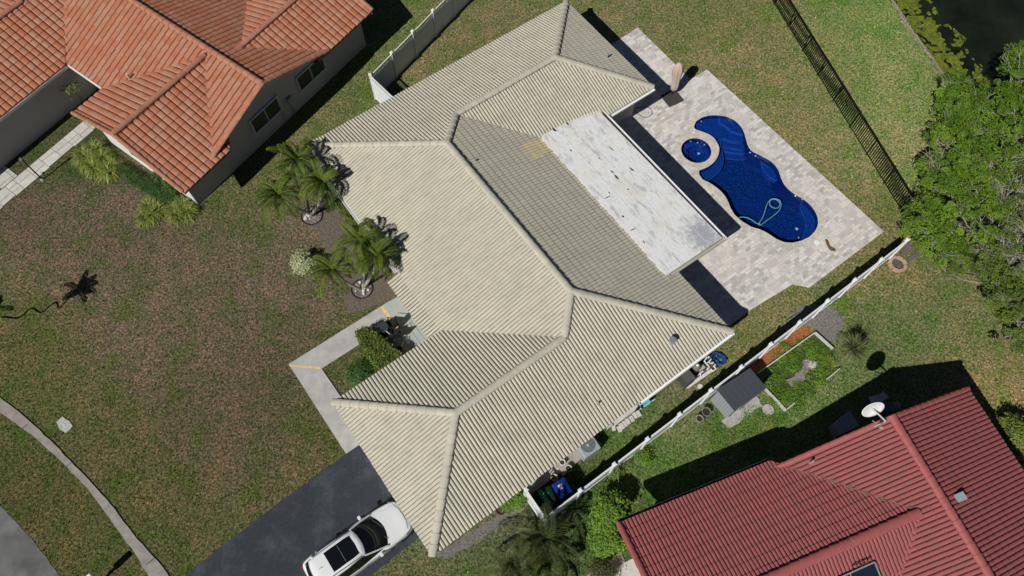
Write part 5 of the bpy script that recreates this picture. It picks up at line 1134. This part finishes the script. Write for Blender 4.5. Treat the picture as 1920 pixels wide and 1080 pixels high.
for s in (-1, 1):
    b = MB(); b.tube([CP_(.0, s * .53, 1.50), CP_(-.1, s * .545, 1.535), CP_(-1.5, s * .52, 1.535), CP_(-1.62, s * .50, 1.49)], .02, 6); b.build('roof_rail', mat('rail_grey', (.35, .36, .37), .3, metal=.7), ro)
    b = MB(); b.tube([CP_(1.0, s * .72, .96), CP_(.55, s * .66, 1.25), CP_(.12, s * .585, 1.47)], [.04, .035, .035], 6); b.build('pillar', CARP, car)
    b = MB(); b.tube([CP_(-.35, s * .80, .98), CP_(-.5, s * .62, 1.45)], .022, 6); b.build('pillar', BLKP, car)
    b = MB(); b.tube([CP_(-1.45, s * .80, .98), CP_(-1.62, s * .55, 1.46)], .05, 6); b.build('pillar', CARP, car)
    b = MB(); p = CP_(.62, s * .86, .98); b.box(p, (.13, .17, .11), TH); mo = b.build('mirror', CARP, car, bevel=.03)
    b = MB(); b.box(CP_(.56, s * .86, .98), (.015, .14, .08), TH); b.build('mirror_glass', CHR, mo)
    for x in (.05, -.85): b = MB(); b.beam(CP_(x, s * .85, .78), CP_(x - .17, s * .85, .79), .02, .025); b.build('door_handle', CHR, car)
    b = MB(); b.beam(CP_(1.82, s * .76, .70), CP_(2.13, s * .56, .63), .10, .075); b.build('headlight', mat('lamp_glass', (.12, .14, .16), .08, spec=.8), car, bevel=.02)
    b = MB(); b.beam(CP_(-2.0, s * .74, .8), CP_(-2.2, s * .56, .8), .06, .1); b.build('tail_light', mat('tail_red', (.3, .01, .01), .2), car)
    for x in (1.32, -1.32):
        c = CP_(x, s * .73, .33); ax = VD * -s; b = MB(); b.tube([c - ax * .09, c - ax * .07, c + ax * .07, c + ax * .095], [.25, .31, .31, .26], 26); wo_ = b.build('wheel', mat('tyre', (.015, .015, .016), .85), car)
        b = MB(); b.tube([c + ax * .085, c + ax * .102], [.2, .19], 20); b.build('rim', mat('rim', (.4, .41, .42), .3, metal=.8), wo_)
        b = MB()
        for k in range(14):
            t0, t1 = math.pi * k / 13 * 1.06 - .09, 0; b.beam(c + ax * .105 + UD * math.cos(t0) * .345 + Vector((0, 0, math.sin(t0) * .345)), c + ax * .105 + UD * math.cos(t0 + .24) * .345 + Vector((0, 0, math.sin(t0 + .24) * .345)), .03, .035)
        b.build('wheel_arch', BLKP, car)
b = MB(); b.beam(CP_(2.17, -.42, .60), CP_(2.17, .42, .60), .09, .13); b.build('grille', BLKP, car, bevel=.02)
b = MB(); b.tube([CP_(1.98, -.62, .80), CP_(2.1, -.3, .765), CP_(2.12, 0, .76), CP_(2.1, .3, .765), CP_(1.98, .62, .80)], .012, 5); b.build('hood_gap', BLKP, car)
b = MB(); b.beam(CP_(-2.24, -.2, .6), CP_(-2.24, .2, .6), .02, .12); b.build('number_plate', mat('plate', (.6, .6, .6)), car)
b = MB(); b.beam(CP_(-1.45, 0, 1.54), CP_(-1.6, 0, 1.58), .03, .05); b.build('antenna', CARP, car)
b = MB(); b.tube([CP_(1.12, -.5, .985), CP_(.98, .05, 1.03)], .01, 5); b.tube([CP_(1.2, .0, .985), CP_(1.0, .5, 1.03)], .01, 5); b.build('wiper', BLKP, car)

# ------------------------------------------------------------------ side yard: pool equipment, slabs, air conditioner, pots, bins
def PX(x, y, ox, oy, s, z=0.): return G(ox + x / s, oy + y / s, z)
pe = lambda x, y, z=0.: PX(x, y, 1260, 640, 12, z)
eq = empty('equipment_pad', pe(400, 1000), 'white edged pad for the pool machinery below the cream eave', 'equipment pad')
b = MB(); q = [pe(115, 745), pe(335, 1045), pe(890, 655), pe(640, 330)]; b.prism([(p.x, p.y) for p in q], 0, .05, bottom=False); b.build('slab', mat('dark_slab', (.10, .10, .095), .9, var=.2), eq)
for a, c in ((q[0], q[1]), (q[1], q[2])):
    b = MB(); b.beam(a + Vector((0, 0, .06)), c + Vector((0, 0, .06)), .14, .13); b.build('edge', mat('white_curb', (.62, .61, .60), .8, var=.1, scale=6), eq)
c = pe(330, 790, .8); ht_ = empty('pool_heater', Vector((c.x, c.y, .05)), 'dark grey boxy pool heater on the white edged pad', 'pool heater')
b = MB(); c = c + UD * .06 - VD * .04; b.box((c.x, c.y, .43), (.5, .68, .74), TH); b.build('cabinet', mat('heater_body', (.06, .065, .065), .6), ht_, bevel=.02)
b = MB(); b.box((c.x, c.y, .82), (.43, .6, .03), TH); b.build('top_grille', mat('heater_top', (.09, .095, .09), .7), ht_)
c = pe(570, 545, .7); fl = empty('pool_filter', Vector((c.x, c.y, .05)), 'round grey pool filter tank with a pale cap beside the heater', 'pool filter')
b = MB(); b.lathe((c.x, c.y, .05), [(.16, 0), (.19, .1), (.19, .5), (.17, .6), (.08, .68)], 20); b.build('tank', mat('tank_grey', (.17, .165, .155), .5), fl, smooth=True)
b = MB(); b.lathe((c.x, c.y, .72), [(.06, 0), (.06, .06), (.03, .08)], 12); b.build('cap', WP, fl)
c = pe(680, 570, .35); pm = empty('pool_pump', Vector((c.x, c.y, .05)), 'pale grey pool pump between the filter and the white pipes', 'pool pump')
b = MB(); b.tube([Vector((c.x, c.y, .22)) - UD * .24, Vector((c.x, c.y, .22)) + UD * .12], .12, 14); b.build('motor', mat('pump_grey', (.4, .4, .39), .5), pm)
b = MB(); b.lathe((c.x + UD.x * .2, c.y + UD.y * .2, .05), [(.1, 0), (.11, .25), (.09, .3)], 14); b.build('strainer', DARKM, pm)
pipes = empty('pipework', pe(800, 500), 'tangle of white plastic pipes beside the pool pump', 'pipes'); PVC = mat('pvc', (.74, .74, .72), .45)
for l in ([(790, 350, .5), (725, 445, .5), (790, 520, .5), (840, 570, .45), (790, 640, .4)], [(880, 400, .55), (830, 470, .55), (880, 500, .5), (930, 475, .5)], [(770, 500, .45), (850, 440, .45)], [(975, 520, .3), (940, 560, .3), (990, 620, .3), (920, 670, .3), (890, 640, .3)], [(700, 670, .4), (570, 765, .4)], [(640, 720, .4), (645, 790, .15)], [(830, 350, .5), (820, 380, .2)], [(790, 640, .2), (820, 600, .5)], [(740, 290, .3), (690, 330, .3)]):
    b = MB(); b.tube([pe(x, y, z) for x, y, z in l], .035, 8); b.build('pipe', PVC, pipes)
b = MB(); bl = []
for k in range(70):
    t = k * .45; r = .17 + .14 * math.sin(k * .21); p = pe(1040, 390); bl.append(Vector((p.x + r * 1.1 * math.cos(t), p.y + r * math.sin(t) + .05 * math.sin(k), .06 + .0022 * k)))
b.tube(curve_pts(bl, 3), .024, 6); b.tube(curve_pts([bl[-1], pe(1120, 420, .1), pe(1180, 440, .04), pe(1215, 500, .03)], 4), .024, 6)
tag(b.build('blue_hose', mat('blue_plastic', (.012, .09, .30), .4)), 'heap of blue pool hose on the grass past the cream eave', 'hose')
def disc(name, px, py, r, h, ma, label, cat, z=0., prof=None):
    p = G(px, py, z); b = MB(); b.lathe((p.x, p.y, z), prof or [(r, 0), (r, h), (r * .9, h + .01)], 22); return tag(b.build(name, ma), label, cat)
disc('bucket_lid', 1312.6, 725, .125, .05, mat('cream_plastic', (.6, .58, .5), .6), 'round cream lid lying on the grass beside the pool equipment', 'lid')
pc_ = mat('pale_stone', (.58, .56, .52), .85, var=.12, scale=8, stain=(.45, .43, .4))
sd = lambda x, y, z=0.: PX(x, y, 960, 740, 4.5, z)
b = MB(); q = [sd(838, 232), sd(872, 266), sd(1060, 122), sd(1030, 92)]; b.prism([(p.x, p.y) for p in q], 0, .28); tag(b.build('stone_slab', pc_), 'long pale stone slab stack along the cream eave', 'slabs')
for i, (x, y, rz, wh) in enumerate(((857, 283, .5, 'nearest the air conditioner'), (905, 292, -.5, 'second from the air conditioner'), (925, 268, -.5, 'third from the air conditioner'), (951, 247, -.5, 'fourth from the air conditioner'), (977, 226, -.5, 'fifth from the air conditioner'), (1010, 206, -.45, 'sixth from the air conditioner'), (1037, 177, -.45, 'seventh from the air conditioner'), (1068, 161, -.5, 'nearest the cyan cart'))):
    p = sd(x, y, .05); b = MB(); b.box((p.x, p.y, .05 + .012 * (i % 3)), (.16, .27 if i else .22, .07), rz + .95 if i else .1); tag(b.build('paver_block', pc_), 'pale paver block lying on the grass, the one ' + wh, 'paver block', 'loose paver blocks beside the slab stack')
p = sd(812, 262); b = MB(); b.box((p.x, p.y, .12), (.3, .26, .22), TH); tag(b.build('concrete_block', CONC), 'grey concrete block between the air conditioner and the slabs', 'block')
for x, y, l in ((1137, 803, ''),): pass
wbp = sd(1098, 95); wb = empty('wheelbarrow', wbp, 'small cyan cart standing at the end of the pale slabs', 'cart')
b = MB(); M_ = Matrix.Translation((wbp.x, wbp.y, .42)) @ Matrix.Rotation(TH, 4, 'Z'); vs = [(-.26, -.18, .12), (.26, -.18, .12), (.26, .18, .12), (-.26, .18, .12), (-.16, -.12, -.1), (.16, -.12, -.1), (.16, .12, -.1), (-.16, .12, -.1)]
b.add([M_ @ Vector(v) for v in vs], [(4, 5, 6, 7), (0, 1, 5, 4), (1, 2, 6, 5), (2, 3, 7, 6), (3, 0, 4, 7)]); wt = b.build('tray', mat('cyan_paint', (.05, .38, .45), .45), wb); wt.modifiers.new('s', 'SOLIDIFY').thickness = .015
b = MB(); b.tube([M_ @ Vector((-.3, .1, -.1)), M_ @ Vector((.5, .16, .1))], .015, 6); b.tube([M_ @ Vector((-.3, -.1, -.1)), M_ @ Vector((.5, -.16, .1))], .015, 6); b.build('handle', PVC, wb)
b = MB(); b.tube([M_ @ Vector((-.3, -.04, -.25)), M_ @ Vector((-.3, .04, -.25))], .15, 16); b.build('wheel', MATS['tyre'], wb)
c = sd(640, 425, .8); ac = empty('air_conditioner', Vector((c.x, c.y, .04)), 'grey air conditioner with a round fan grille half under the cream eave', 'air conditioner')
b = MB(); b.box((c.x, c.y, .4), (.86, .80, .72), TH - .05); cab = b.build('cabinet', mat('ac_grey', (.32, .37, .39), .5, var=.06), ac, bevel=.05)
b = MB(); b.lathe((c.x, c.y, .77), [(.31, 0), (.31, .012)], 32); b.build('fan_opening', mat('ac_dark', (.09, .11, .12), .7), ac)
b = MB()
for r in (.30, .25, .20, .15, .10): b.tube([(c.x + r * math.cos(t), c.y + r * math.sin(t), .80) for t in np.linspace(0, 2 * math.pi, 29)], .006, 4, cap=False)
for k in range(10): t = k * .628; b.tube([(c.x + .06 * math.cos(t), c.y + .06 * math.sin(t), .80), (c.x + .31 * math.cos(t), c.y + .31 * math.sin(t), .79)], .005, 4)
b.lathe((c.x, c.y, .785), [(.07, 0), (.07, .03), (.03, .04)], 14); b.build('fan_guard', mat('ac_grey', (.3, .35, .37)), ac)
b = MB(); q = [UV(4.9, -3.95), UV(4.9, -3.1), UV(6.0, -3.1), UV(6.0, -3.95)]
sheet('air_conditioner_pad', [sd(560, 560), sd(430, 470), sd(640, 330), sd(770, 420)], .04, mat('tan_slab', (.34, .31, .27), .9, var=.15))
sheet('paved_corner', [sd(330, 600), sd(490, 480), sd(560, 560), sd(430, 690)], .03, MATS['tan_slab'])
def pot(px, py, r, h, ma, label, soil, plant=None):
    p = G(px, py, h); t = empty('plant_pot', Vector((p.x, p.y, 0)), label, 'pot'); b = MB(); b.lathe((p.x, p.y, 0.), [(r * .7, 0.01), (r * .95, h * .9), (r * 1.05, h), (r * .85, h), (r * .8, h * .82)], 22); b.build('pot', ma, t)
    b = MB(); b.lathe((p.x, p.y, h * .8), [(r * .83, 0), (r * .83, .01)], 18); b.build('soil', soil, t); return t
SOIL = mat('soil', (.05, .035, .025), .95, var=.4, scale=20)
pot(1054.4, 866.7, .125, .3, WP, 'white plant pot closest to the cream eave', SOIL); pot(1066, 878, .145, .3, mat('pale_pot', (.55, .53, .5), .7), 'white plant pot between the other white pot and the fence', SOIL); pot(1039.5, 895.5, .15, .32, MATS['pale_pot'], 'pale pot of yellow brown mulch beside the blue bin', mat('orange_mulch', (.45, .22, .06), .9, var=.5, scale=25))
pot(939.7, 954.3, .25, .35, mat('brown_pot', (.13, .07, .06), .7), 'large brown pot half hidden under the cream eave', mat('dark_soil', (.09, .055, .05), .9))
pot(1325, 771.8, .2, .35, mat('grey_pot', (.16, .15, .15), .7), 'larger dark round tub beside the grey shed wall', mat('tub_dark', (.03, .028, .026), .9)); pot(1312, 784.5, .16, .32, mat('taupe_pot', (.3, .25, .23), .7), 'smaller taupe round tub beside the larger dark tub', mat('tub_dark', (.03, .028, .026), .9))
def bin_(px, py, ma, lm, label, rz):
    c = G(px, py, 1.05); t = empty('wheeled_bin', Vector((c.x, c.y, 0)), label, 'bin'); b = MB(); M_ = Matrix.Translation((c.x, c.y, 0)) @ Matrix.Rotation(rz, 4, 'Z')
    lo_ = [(-.22, -.25), (.22, -.25), (.22, .25), (-.22, .25)]; hi_ = [(-.29, -.31), (.29, -.31), (.29, .31), (-.29, .31)]
    b.add([M_ @ Vector((x, y, .08)) for x, y in lo_] + [M_ @ Vector((x, y, 1.0)) for x, y in hi_], [(3, 2, 1, 0), (4, 5, 6, 7), (0, 1, 5, 4), (1, 2, 6, 5), (2, 3, 7, 6), (3, 0, 4, 7)]); b.build('body', ma, t, bevel=.03)
    b = MB(); b.box((0, 0, 1.03), (.62, .66, .05), 0, 0, M_); b.box((0, .02, 1.065), (.5, .5, .03), 0, 0, M_); b.build('lid', lm, t, bevel=.02)
    for s in (-1, 1): b = MB(); b.tube([M_ @ Vector((s * .2 - .03, -.27, .11)), M_ @ Vector((s * .2 + .03, -.27, .11))], .1, 14); b.build('wheel', MATS['tyre'], t)
    b = MB(); b.tube([M_ @ Vector((-.22, -.36, .98)), M_ @ Vector((.22, -.36, .98))], .016, 6); b.build('handle', ma, t)
    return t, M_
BB = mat('bin_blue', (.008, .03, .22), .35); BG = mat('bin_green', (.006, .03, .018), .4)
t, M_ = bin_(1053.5, 915, BB, BB, 'blue wheeled recycling bin between the cream house and the white fence', TH - .1)
b = MB(); b.box((-.04, .06, 1.083), (.15, .2, .004), 0, 0, M_); b.box((.08, .12, 1.083), (.05, .08, .004), 0, 0, M_); b.build('sticker', mat('sticker', (.7, .72, .75), .6), t)
t, M_ = bin_(1024.5, 930, BG, BG, 'dark green wheeled bin beside the blue bin inside the fence corner', TH - .25)
b = MB(); gm_ = mat('green_mark', (.02, .28, .10), .6)
for a, c in (((-.12, .05), (0, .22)), ((0, .22), (.12, .05)), ((-.06, .1), (.07, .1))): b.beam(M_ @ Vector((a[0], a[1], 1.083)), M_ @ Vector((c[0], c[1], 1.083)), .04, .004)
b.build('emblem', gm_, t)
b = MB(); b.tube([G(1157, 884, .9), G(1163, 921, .0)], .014, 6); b.tube([G(1150, 892, .0), G(1160, 876, .95)], .02, 6); tag(b.build('garden_stake', mat('grey_stake', (.2, .19, .18), .8)), 'thin grey stakes leaning on the neighbour side of the white fence', 'stakes')
disc('stepping_stone', 1440, 768, .25, .045, mat('pinkish_stone', (.45, .41, .40), .85, var=.1, scale=8), 'round pinkish stepping stone beside the raised garden bed', 'stepping stone')
# shed
SHR = mat('slate_shed_roof', (.055, .064, .078), .6, var=.08, scale=4); SHW = mat('shed_wall', (.30, .33, .35), .7, var=.04)
sc_ = [G(1405.6, 690.4, 1.5), G(1437, 727.4, 1.42), G(1376.9, 771, 1.42), G(1344.4, 731, 1.5)]; cc_ = sum(sc_, Vector()) / 4
sh = empty('shed', Vector((cc_.x, cc_.y, 0)), 'small grey shed with a dark ribbed roof beside the white fence', 'shed')
b = MB(); b.prism([(cc_.x + (p.x - cc_.x) * .93, cc_.y + (p.y - cc_.y) * .93) for p in sc_], 0, 1.42); b.build('wall', SHW, sh)
def sq(f, g, z=0): return sc_[0].lerp(sc_[1], f).lerp(sc_[3].lerp(sc_[2], f), g) + Vector((0, 0, z))
b = MB(); b.add([p.copy() for p in sc_] + [p + Vector((0, 0, .05)) for p in sc_], [(0, 1, 2, 3), (7, 6, 5, 4), (0, 4, 5, 1), (1, 5, 6, 2), (2, 6, 7, 3), (3, 7, 4, 0)]); so_ = b.build('roof', SHR, sh)
bm = bmesh.new(); bm.from_mesh(so_.data); bmesh.ops.recalc_face_normals(bm, faces=bm.faces); bm.to_mesh(so_.data); bm.free()
b = MB()
for k in range(7): g = (k + .5) / 7; b.beam(sq(.01, g, .06), sq(.99, g, .06), .02, .022)
b.build('roof_rib', mat('rib', (.08, .09, .105), .6), so_)
b = MB(); d_w = (sc_[2] - sc_[3]).normalized(); 
for k in range(9): p = sq(0, 1).lerp(sq(1, 1), (k + .5) / 9); q0 = cc_ + (p - cc_) * .935; b.beam((q0.x, q0.y, .02), (q0.x, q0.y, 1.4), .012, .012)
b.build('wall_groove', mat('wall_groove', (.2, .22, .23)), sh)
b = MB(); p = sq(1, .5); q0 = cc_ + (p - cc_) * .94; b.box((q0.x, q0.y, .68), (.04, .7, 1.25), math.atan2((sc_[2] - sc_[1]).y, (sc_[2] - sc_[1]).x) + math.pi / 2); b.build('door', SHW, sh)
sheet('shed_pad', rough_poly([G(1352, 790), G(1367.6, 803), G(1387, 793), G(1398, 779), G(1430, 762), G(1419, 744), G(1380, 770)], .15, .05), .05, mat('rough_pad', (.38, .37, .35), .9, var=.25, scale=7, bump=.5, bscale=25))
# raised garden bed
rbp = [G(1419, 702), G(1526, 626), G(1559, 656), G(1571, 694), G(1548, 713), G(1487, 758), G(1471, 771), G(1433, 731)]
rbd = empty('raised_bed', (sum(rbp, Vector()) / 8), 'raised garden bed edged with white boards and full of weeds', 'garden bed'); WB = mat('weathered_white', (.52, .51, .48), .85, var=.15, scale=8)
for i, j in ((0, 1), (1, 2), (3, 4), (5, 6), (6, 7)):
    b = MB(); b.beam(rbp[i] + Vector((0, 0, .12)), rbp[j] + Vector((0, 0, .12)), .05, .24); b.build('board', WB, rbd)
b = MB(); b.prism([(p.x, p.y) for p in [rbp[0], rbp[1], rbp[2], rbp[3], rbp[6], rbp[7]]], 0, .05, bottom=False); b.build('soil', mat('weedy_soil', (.05, .085, .02), .95, var=.5, scale=9, bump=.8, bscale=25), rbd)
b = MB(); b.prism([(p.x, p.y) for p in rough_poly([G(1466, 712), G(1490, 706), G(1505, 676), G(1522, 672), G(1530, 680), G(1515, 695), G(1505, 715), G(1488, 728)], .1, .12)], .03, .062, bottom=False); b.build('bare_patch', mat('grey_sand', (.24, .21, .21), .95, var=.4, scale=16, bump=.6), rbd)
bp2 = [(rbp[0] + rbp[1]) / 2, G(1450, 700), G(1540, 670), G(1545, 690), G(1500, 735), G(1465, 745), G(1440, 715), G(1480, 680), G(1515, 650), G(1530, 705), G(1480, 755)]
cloud_obj('weeds', [(p.x, p.y, .08) for p in bp2], [(.6, .5, .1)] * len(bp2), 9000, .035, LIM, rbd, clump=22, crad=.1, seed=5)
bush('bush', [G(1523, 683, .15)], [(.16, .14, .14)], 500, .035, mat('silver_leaf', (.45, .44, .40), .8, tint=(.6, .6, .55)), 'small silvery plant in the raised garden bed', cat='plant', clump=14, crad=.05)
cw = [(1400, 795), (1440, 790), (1360, 815), (1330, 800), (1420, 815), (1455, 780), (1350, 830), (1410, 775)]
tag(cloud_obj('clover', [tuple(G(x, y, .02)) for x, y in cw] + [tuple(G(x, y, .02)) for x, y in ((1200, 840), (1180, 850), (1220, 815), (1165, 862), (1580, 560), (1590, 580))], [(.5, .4, .04)] * 8 + [(.4, .3, .04)] * 6, 5200, .03, LIM, clump=16, crad=.1, seed=9), 'bright green clover patches in the grass', 'clover', kind='stuff')
# fire ring and old boards
frp = G(1681.7, 496.5); fr0 = empty('fire_ring', frp, 'ring of tan blocks around ashes beside the end of the white fence', 'fire pit'); BRK = mat('tan_block', (.42, .27, .19), .9, tint=(.5, .38, .26), var=.15, scale=9)
for k in range(8):
    a = k * math.pi / 4 + .3; b = MB(); b.box((frp.x + .36 * math.cos(a), frp.y + .36 * math.sin(a), .07), (.15, .27, .14), a, tint=random.random()); b.build('block', BRK, fr0, bevel=.01)
b = MB(); b.lathe((frp.x, frp.y, 0), [(.3, 0), (.3, .03)], 16); b.build('ash', mat('ash', (.10, .085, .075), .95, var=.6, scale=18), fr0)
wd_ = lambda x, y, z=0.: PX(x, y, 1640, 440, 10.8, z)
bdl = empty('board_pile', wd_(700, 330), 'old grey brown boards on the ground beside the fire ring', 'boards')
for a, c, w_, m2 in (((560, 420), (760, 250), .12, 0), ((620, 330), (700, 240), .2, 0), ((660, 520), (870, 370), .16, 1), ((690, 560), (880, 430), .08, 0), ((600, 230), (740, 160), .14, 0), ((500, 430), (640, 300), .05, 1), ((680, 290), (790, 330), .06, 0)):
    b = MB(); b.beam(wd_(*a, .05), wd_(*c, .06 + random.random() * .05), w_, .03); b.build('board', mat('old_board', (.16, .12, .10), .9, var=.3, scale=9) if not m2 else mat('grey_board', (.11, .11, .105), .9, var=.3, scale=9), bdl)

# ------------------------------------------------------------------ porch things
po_ = lambda x, y, z=0.: PX(x, y, 640, 560, 6.75, z)
c = po_(520, 362, .7); tb = empty('patio_table', Vector((c.x, c.y, .062)), 'small round dark table on the porch by the clipped hedge', 'table')
b = MB(); b.lathe((c.x, c.y, .66), [(.27, 0), (.27, .03), (.25, .035)], 24); b.build('top', mat('slate_top', (.04, .045, .055), .6), tb)
b = MB(); b.tube([(c.x, c.y, .07), (c.x, c.y, .66)], .03, 8); b.lathe((c.x, c.y, .062), [(.18, 0), (.03, .04)], 14); b.build('pedestal', DARKM, tb)
def chair(px, py, rz, label):
    c = po_(px, py, .45); t = empty('patio_chair', Vector((c.x, c.y, .062)), label, 'chair', 'dark chairs on the porch'); M_ = Matrix.Translation((c.x, c.y, .062)) @ Matrix.Rotation(rz, 4, 'Z')
    b = MB(); b.box((0, 0, .42), (.46, .46, .05), 0, 0, M_); b.build('seat', DARKM, t, bevel=.015)
    b = MB(); b.box((-.23, 0, .7), (.04, .46, .5), 0, 0, M_); b.build('backrest', DARKM, t)
    for i, j in ((-1, -1), (1, -1), (1, 1), (-1, 1)): b = MB(); b.tube([M_ @ Vector((i * .2, j * .2, 0)), M_ @ Vector((i * .2, j * .2, .42))], .016, 6); b.build('leg', DARKM, t)
    for j in (-1, 1): b = MB(); b.tube([M_ @ Vector((-.22, j * .24, .63)), M_ @ Vector((.2, j * .24, .63)), M_ @ Vector((.2, j * .22, .42))], .016, 6); b.build('armrest', DARKM, t)
chair(630, 330, TH + 2.4, 'dark porch chair on the roof side of the round table'); chair(690, 450, TH + 1.2, 'dark porch chair between the red and white ornament and the roof')
c = po_(415, 378, .45); ln = empty('lantern', Vector((c.x, c.y, .05)), 'dark grey lantern on a stand at the path corner of the hedge', 'lantern')
b = MB(); b.lathe((c.x, c.y, .3), [(.09, 0), (.1, .18), (.05, .26)], 8); b.build('lamp', mat('lantern_grey', (.12, .13, .15), .5), ln); b = MB(); b.tube([(c.x, c.y, .05), (c.x, c.y, .3)], .025, 6); b.build('stand', DARKM, ln)
c = po_(648, 500, .4); og = empty('ornament', Vector((c.x, c.y, .062)), 'white and red ornament with a white handle in the porch shade', 'ornament')
b = MB(); b.lathe((c.x, c.y, .062), [(.08, 0), (.13, .2), (.11, .36), (.05, .5), (.0, .52)], 12, sx=1.1); b.build('body', WP, og, smooth=True)
b = MB(); b.lathe((c.x - .07, c.y - .02, .3), [(.03, 0), (.08, .1), (.05, .2)], 10); b.build('red_part', mat('red_paint', (.35, .02, .02), .5), og)
b = MB(); b.tube([po_(568, 410, .85), po_(640, 470, .5)], .022, 6); b.build('handle', WP, og)
pt0 = pot(749.3, 653, .12, .3, mat('orange_clay', (.40, .17, .06), .8), 'orange clay pot with a spindly plant in the porch shade', SOIL)
strap_clump('potted_plant', [po_(745, 665, .3)], 'spindly bare stemmed plant rising behind the porch hedge', n=34, L=.7, ma=leafmat('dry_leaf', (.06, .06, .02), (.20, .20, .07)), el0=(.5, 1.4), wd=.02, cat='plant')
b = MB(); p = po_(592, 352, .5); b.box((p.x, p.y, .5), (.1, .24, .06), TH + .4); tag(b.build('wooden_box', mat('brown_wood', (.25, .13, .07), .7)), 'small brown wooden box lying by the round porch table', 'box')

# ------------------------------------------------------------------ left side odds and ends
lb = Vector(G(80, 337)); ltop = G(43, 296, 1.8); lp0 = empty('lamp_post', lb, 'thin black lamp post beside the pale paver path', 'lamp post')
b = MB(); b.tube([lb, lb + Vector((0, 0, 1.65))], .035, 8); b.build('post', DARKM, lp0)
b = MB(); b.lathe((lb.x, lb.y, 1.62), [(.05, 0), (.09, .03), (.1, .2), (.12, .22), (.02, .3)], 8); b.build('lantern_head', mat('lantern_glass', (.10, .11, .09), .4), lp0)
b = MB(); b.lathe((lb.x, lb.y, 0), [(.11, 0), (.1, .05), (.05, .12)], 10); b.build('base', mat('grey_box', (.3, .31, .32)), lp0)
disc('garden_light', 80, 326, .06, .1, mat('grey_box', (.3, .31, .32)), 'small grey cap on the ground beside the lamp post', 'light cap')
pot(22, 283, .17, .28, mat('orange_pot', (.55, .14, .05), .6), 'bright orange pot beside the shaded wall at the left edge', SOIL)
strap_clump('potted_plant', [G(18, 272, .3)], 'yellow green leafy plant growing behind the orange pot', n=50, L=.4, ma=STRAP, cat='plant')
lf = lambda x, y, z=0.: PX(x, y, 0, 230, 15.43, z)
wfm = empty('bench', lf(40, 720), 'white framed bench end cut off by the left edge', 'bench'); sgn = [lf(-300, 250, .45), lf(200, 780, .45), lf(130, 870, .45), lf(-330, 480, .45)]
for i, j in ((0, 1), (1, 2), (2, 3)): b = MB(); b.beam(sgn[i], sgn[j], .07, .06); b.build('seat_rail', WHITE, wfm)
for i in (1, 2): b = MB(); b.beam(sgn[i], Vector((sgn[i].x, sgn[i].y, .01)), .05, .05); b.build('leg', WHITE, wfm)
q = [G(106, 792), G(118, 781), G(130, 789), G(137, 799), G(124, 813), G(113, 806)]; uvx = empty('utility_cover', G(121, 797), 'pale octagonal concrete utility cover set in the front lawn', 'utility cover')
b = MB(); b.prism([(p.x, p.y) for p in rough_poly(q, .08, .02)], 0, .035, bottom=False); b.build('slab', mat('pale_concrete', (.42, .43, .43), .9, var=.2, scale=10), uvx)
b = MB(); p = G(121, 797); b.box((p.x, p.y, .04), (.12, .09, .02), -.4); b.build('lid', mat('lid_white', (.55, .55, .52)), uvx)
mb0 = G(236, 1045) - Vector((.65, .78, 0)) * 1.25; mbx = empty('mailbox', mb0, 'mailbox on a post whose shadow falls by the sidewalk at the bottom edge', 'mailbox')
b = MB(); b.box((mb0.x, mb0.y, .5), (.1, .1, 1.0), .6); b.build('post', mat('brown_wood', (.25, .13, .07)), mbx)
b = MB(); b.box((mb0.x, mb0.y, 1.12), (.62, .26, .26), .82); b.build('box', WHITE, mbx, bevel=.05)
# shaded things beside the red roofed house
nb = lambda x, y, z=0.: PX(x, y, 1540, 720, 7.715, z)
q = [nb(210, 555, .9), nb(410, 390, .9), nb(545, 600, .9), nb(290, 720, .9)]; c = sum(q, Vector()) / 4; nbx = empty('storage_box', Vector((c.x, c.y, 0)), 'flat topped grey storage box in the shade left of the satellite dish', 'storage box')
b = MB(); b.prism([(p.x, p.y) for p in q], 0, .86); b.build('body', mat('box_grey', (.2, .22, .25), .7), nbx); b = MB(); b.prism([(c.x + (p.x - c.x) * 1.04, c.y + (p.y - c.y) * 1.04) for p in q], .865, .9); b.build('lid', mat('box_lid', (.3, .34, .38), .6), nbx)
b = MB(); p = nb(960, 370, .4); b.box((p.x, p.y, .4), (.24, .2, .8), R(21)); tag(b.build('crate', mat('blue_crate', (.08, .14, .28), .6)), 'small blue crate in the shade right of the satellite dish', 'crate')
b = MB(); p = nb(1058, 325, .4); b.box((p.x, p.y, .4), (.1, .24, .8), R(25)); tag(b.build('meter_post', mat('grey_box', (.3, .31, .32))), 'narrow grey post box in the shade at the red gable wall', 'post box')
for i, (a, l) in enumerate((((760, 225), 'lighter'), ((880, 190), 'farther'))):
    p = nb(*a, 0); b = MB(); b.box((p.x, p.y, .03), (.42, .32, .05), .3 + .2 * i); tag(b.build('stepping_stone', MATS['pale_stone']), l + ' square stepping stone in the dark shade above the satellite dish', 'stepping stone')

def valley_z(a_, b_): return min(2.5 + PT * (a_ - C0), 2.5 + PT * (b_ - E0))
vl = [RF(C0 + .4 + 3.3 * t, E0 + .4 + 3.3 * t, 2.5 + PT * (.4 + 3.3 * t) + .06) for t in np.linspace(0, 1, 60)]
tag(cloud_obj('leaf_litter', [tuple(p) for p in vl], [(.07, .07, .02)] * len(vl), 800, .025, mat('dry_litter', (.16, .11, .07), .95, tint=(.30, .24, .19)), clump=5, crad=.05, seed=4), 'dry leaf litter caught in the valley of the red roof', 'leaf litter', kind='stuff')
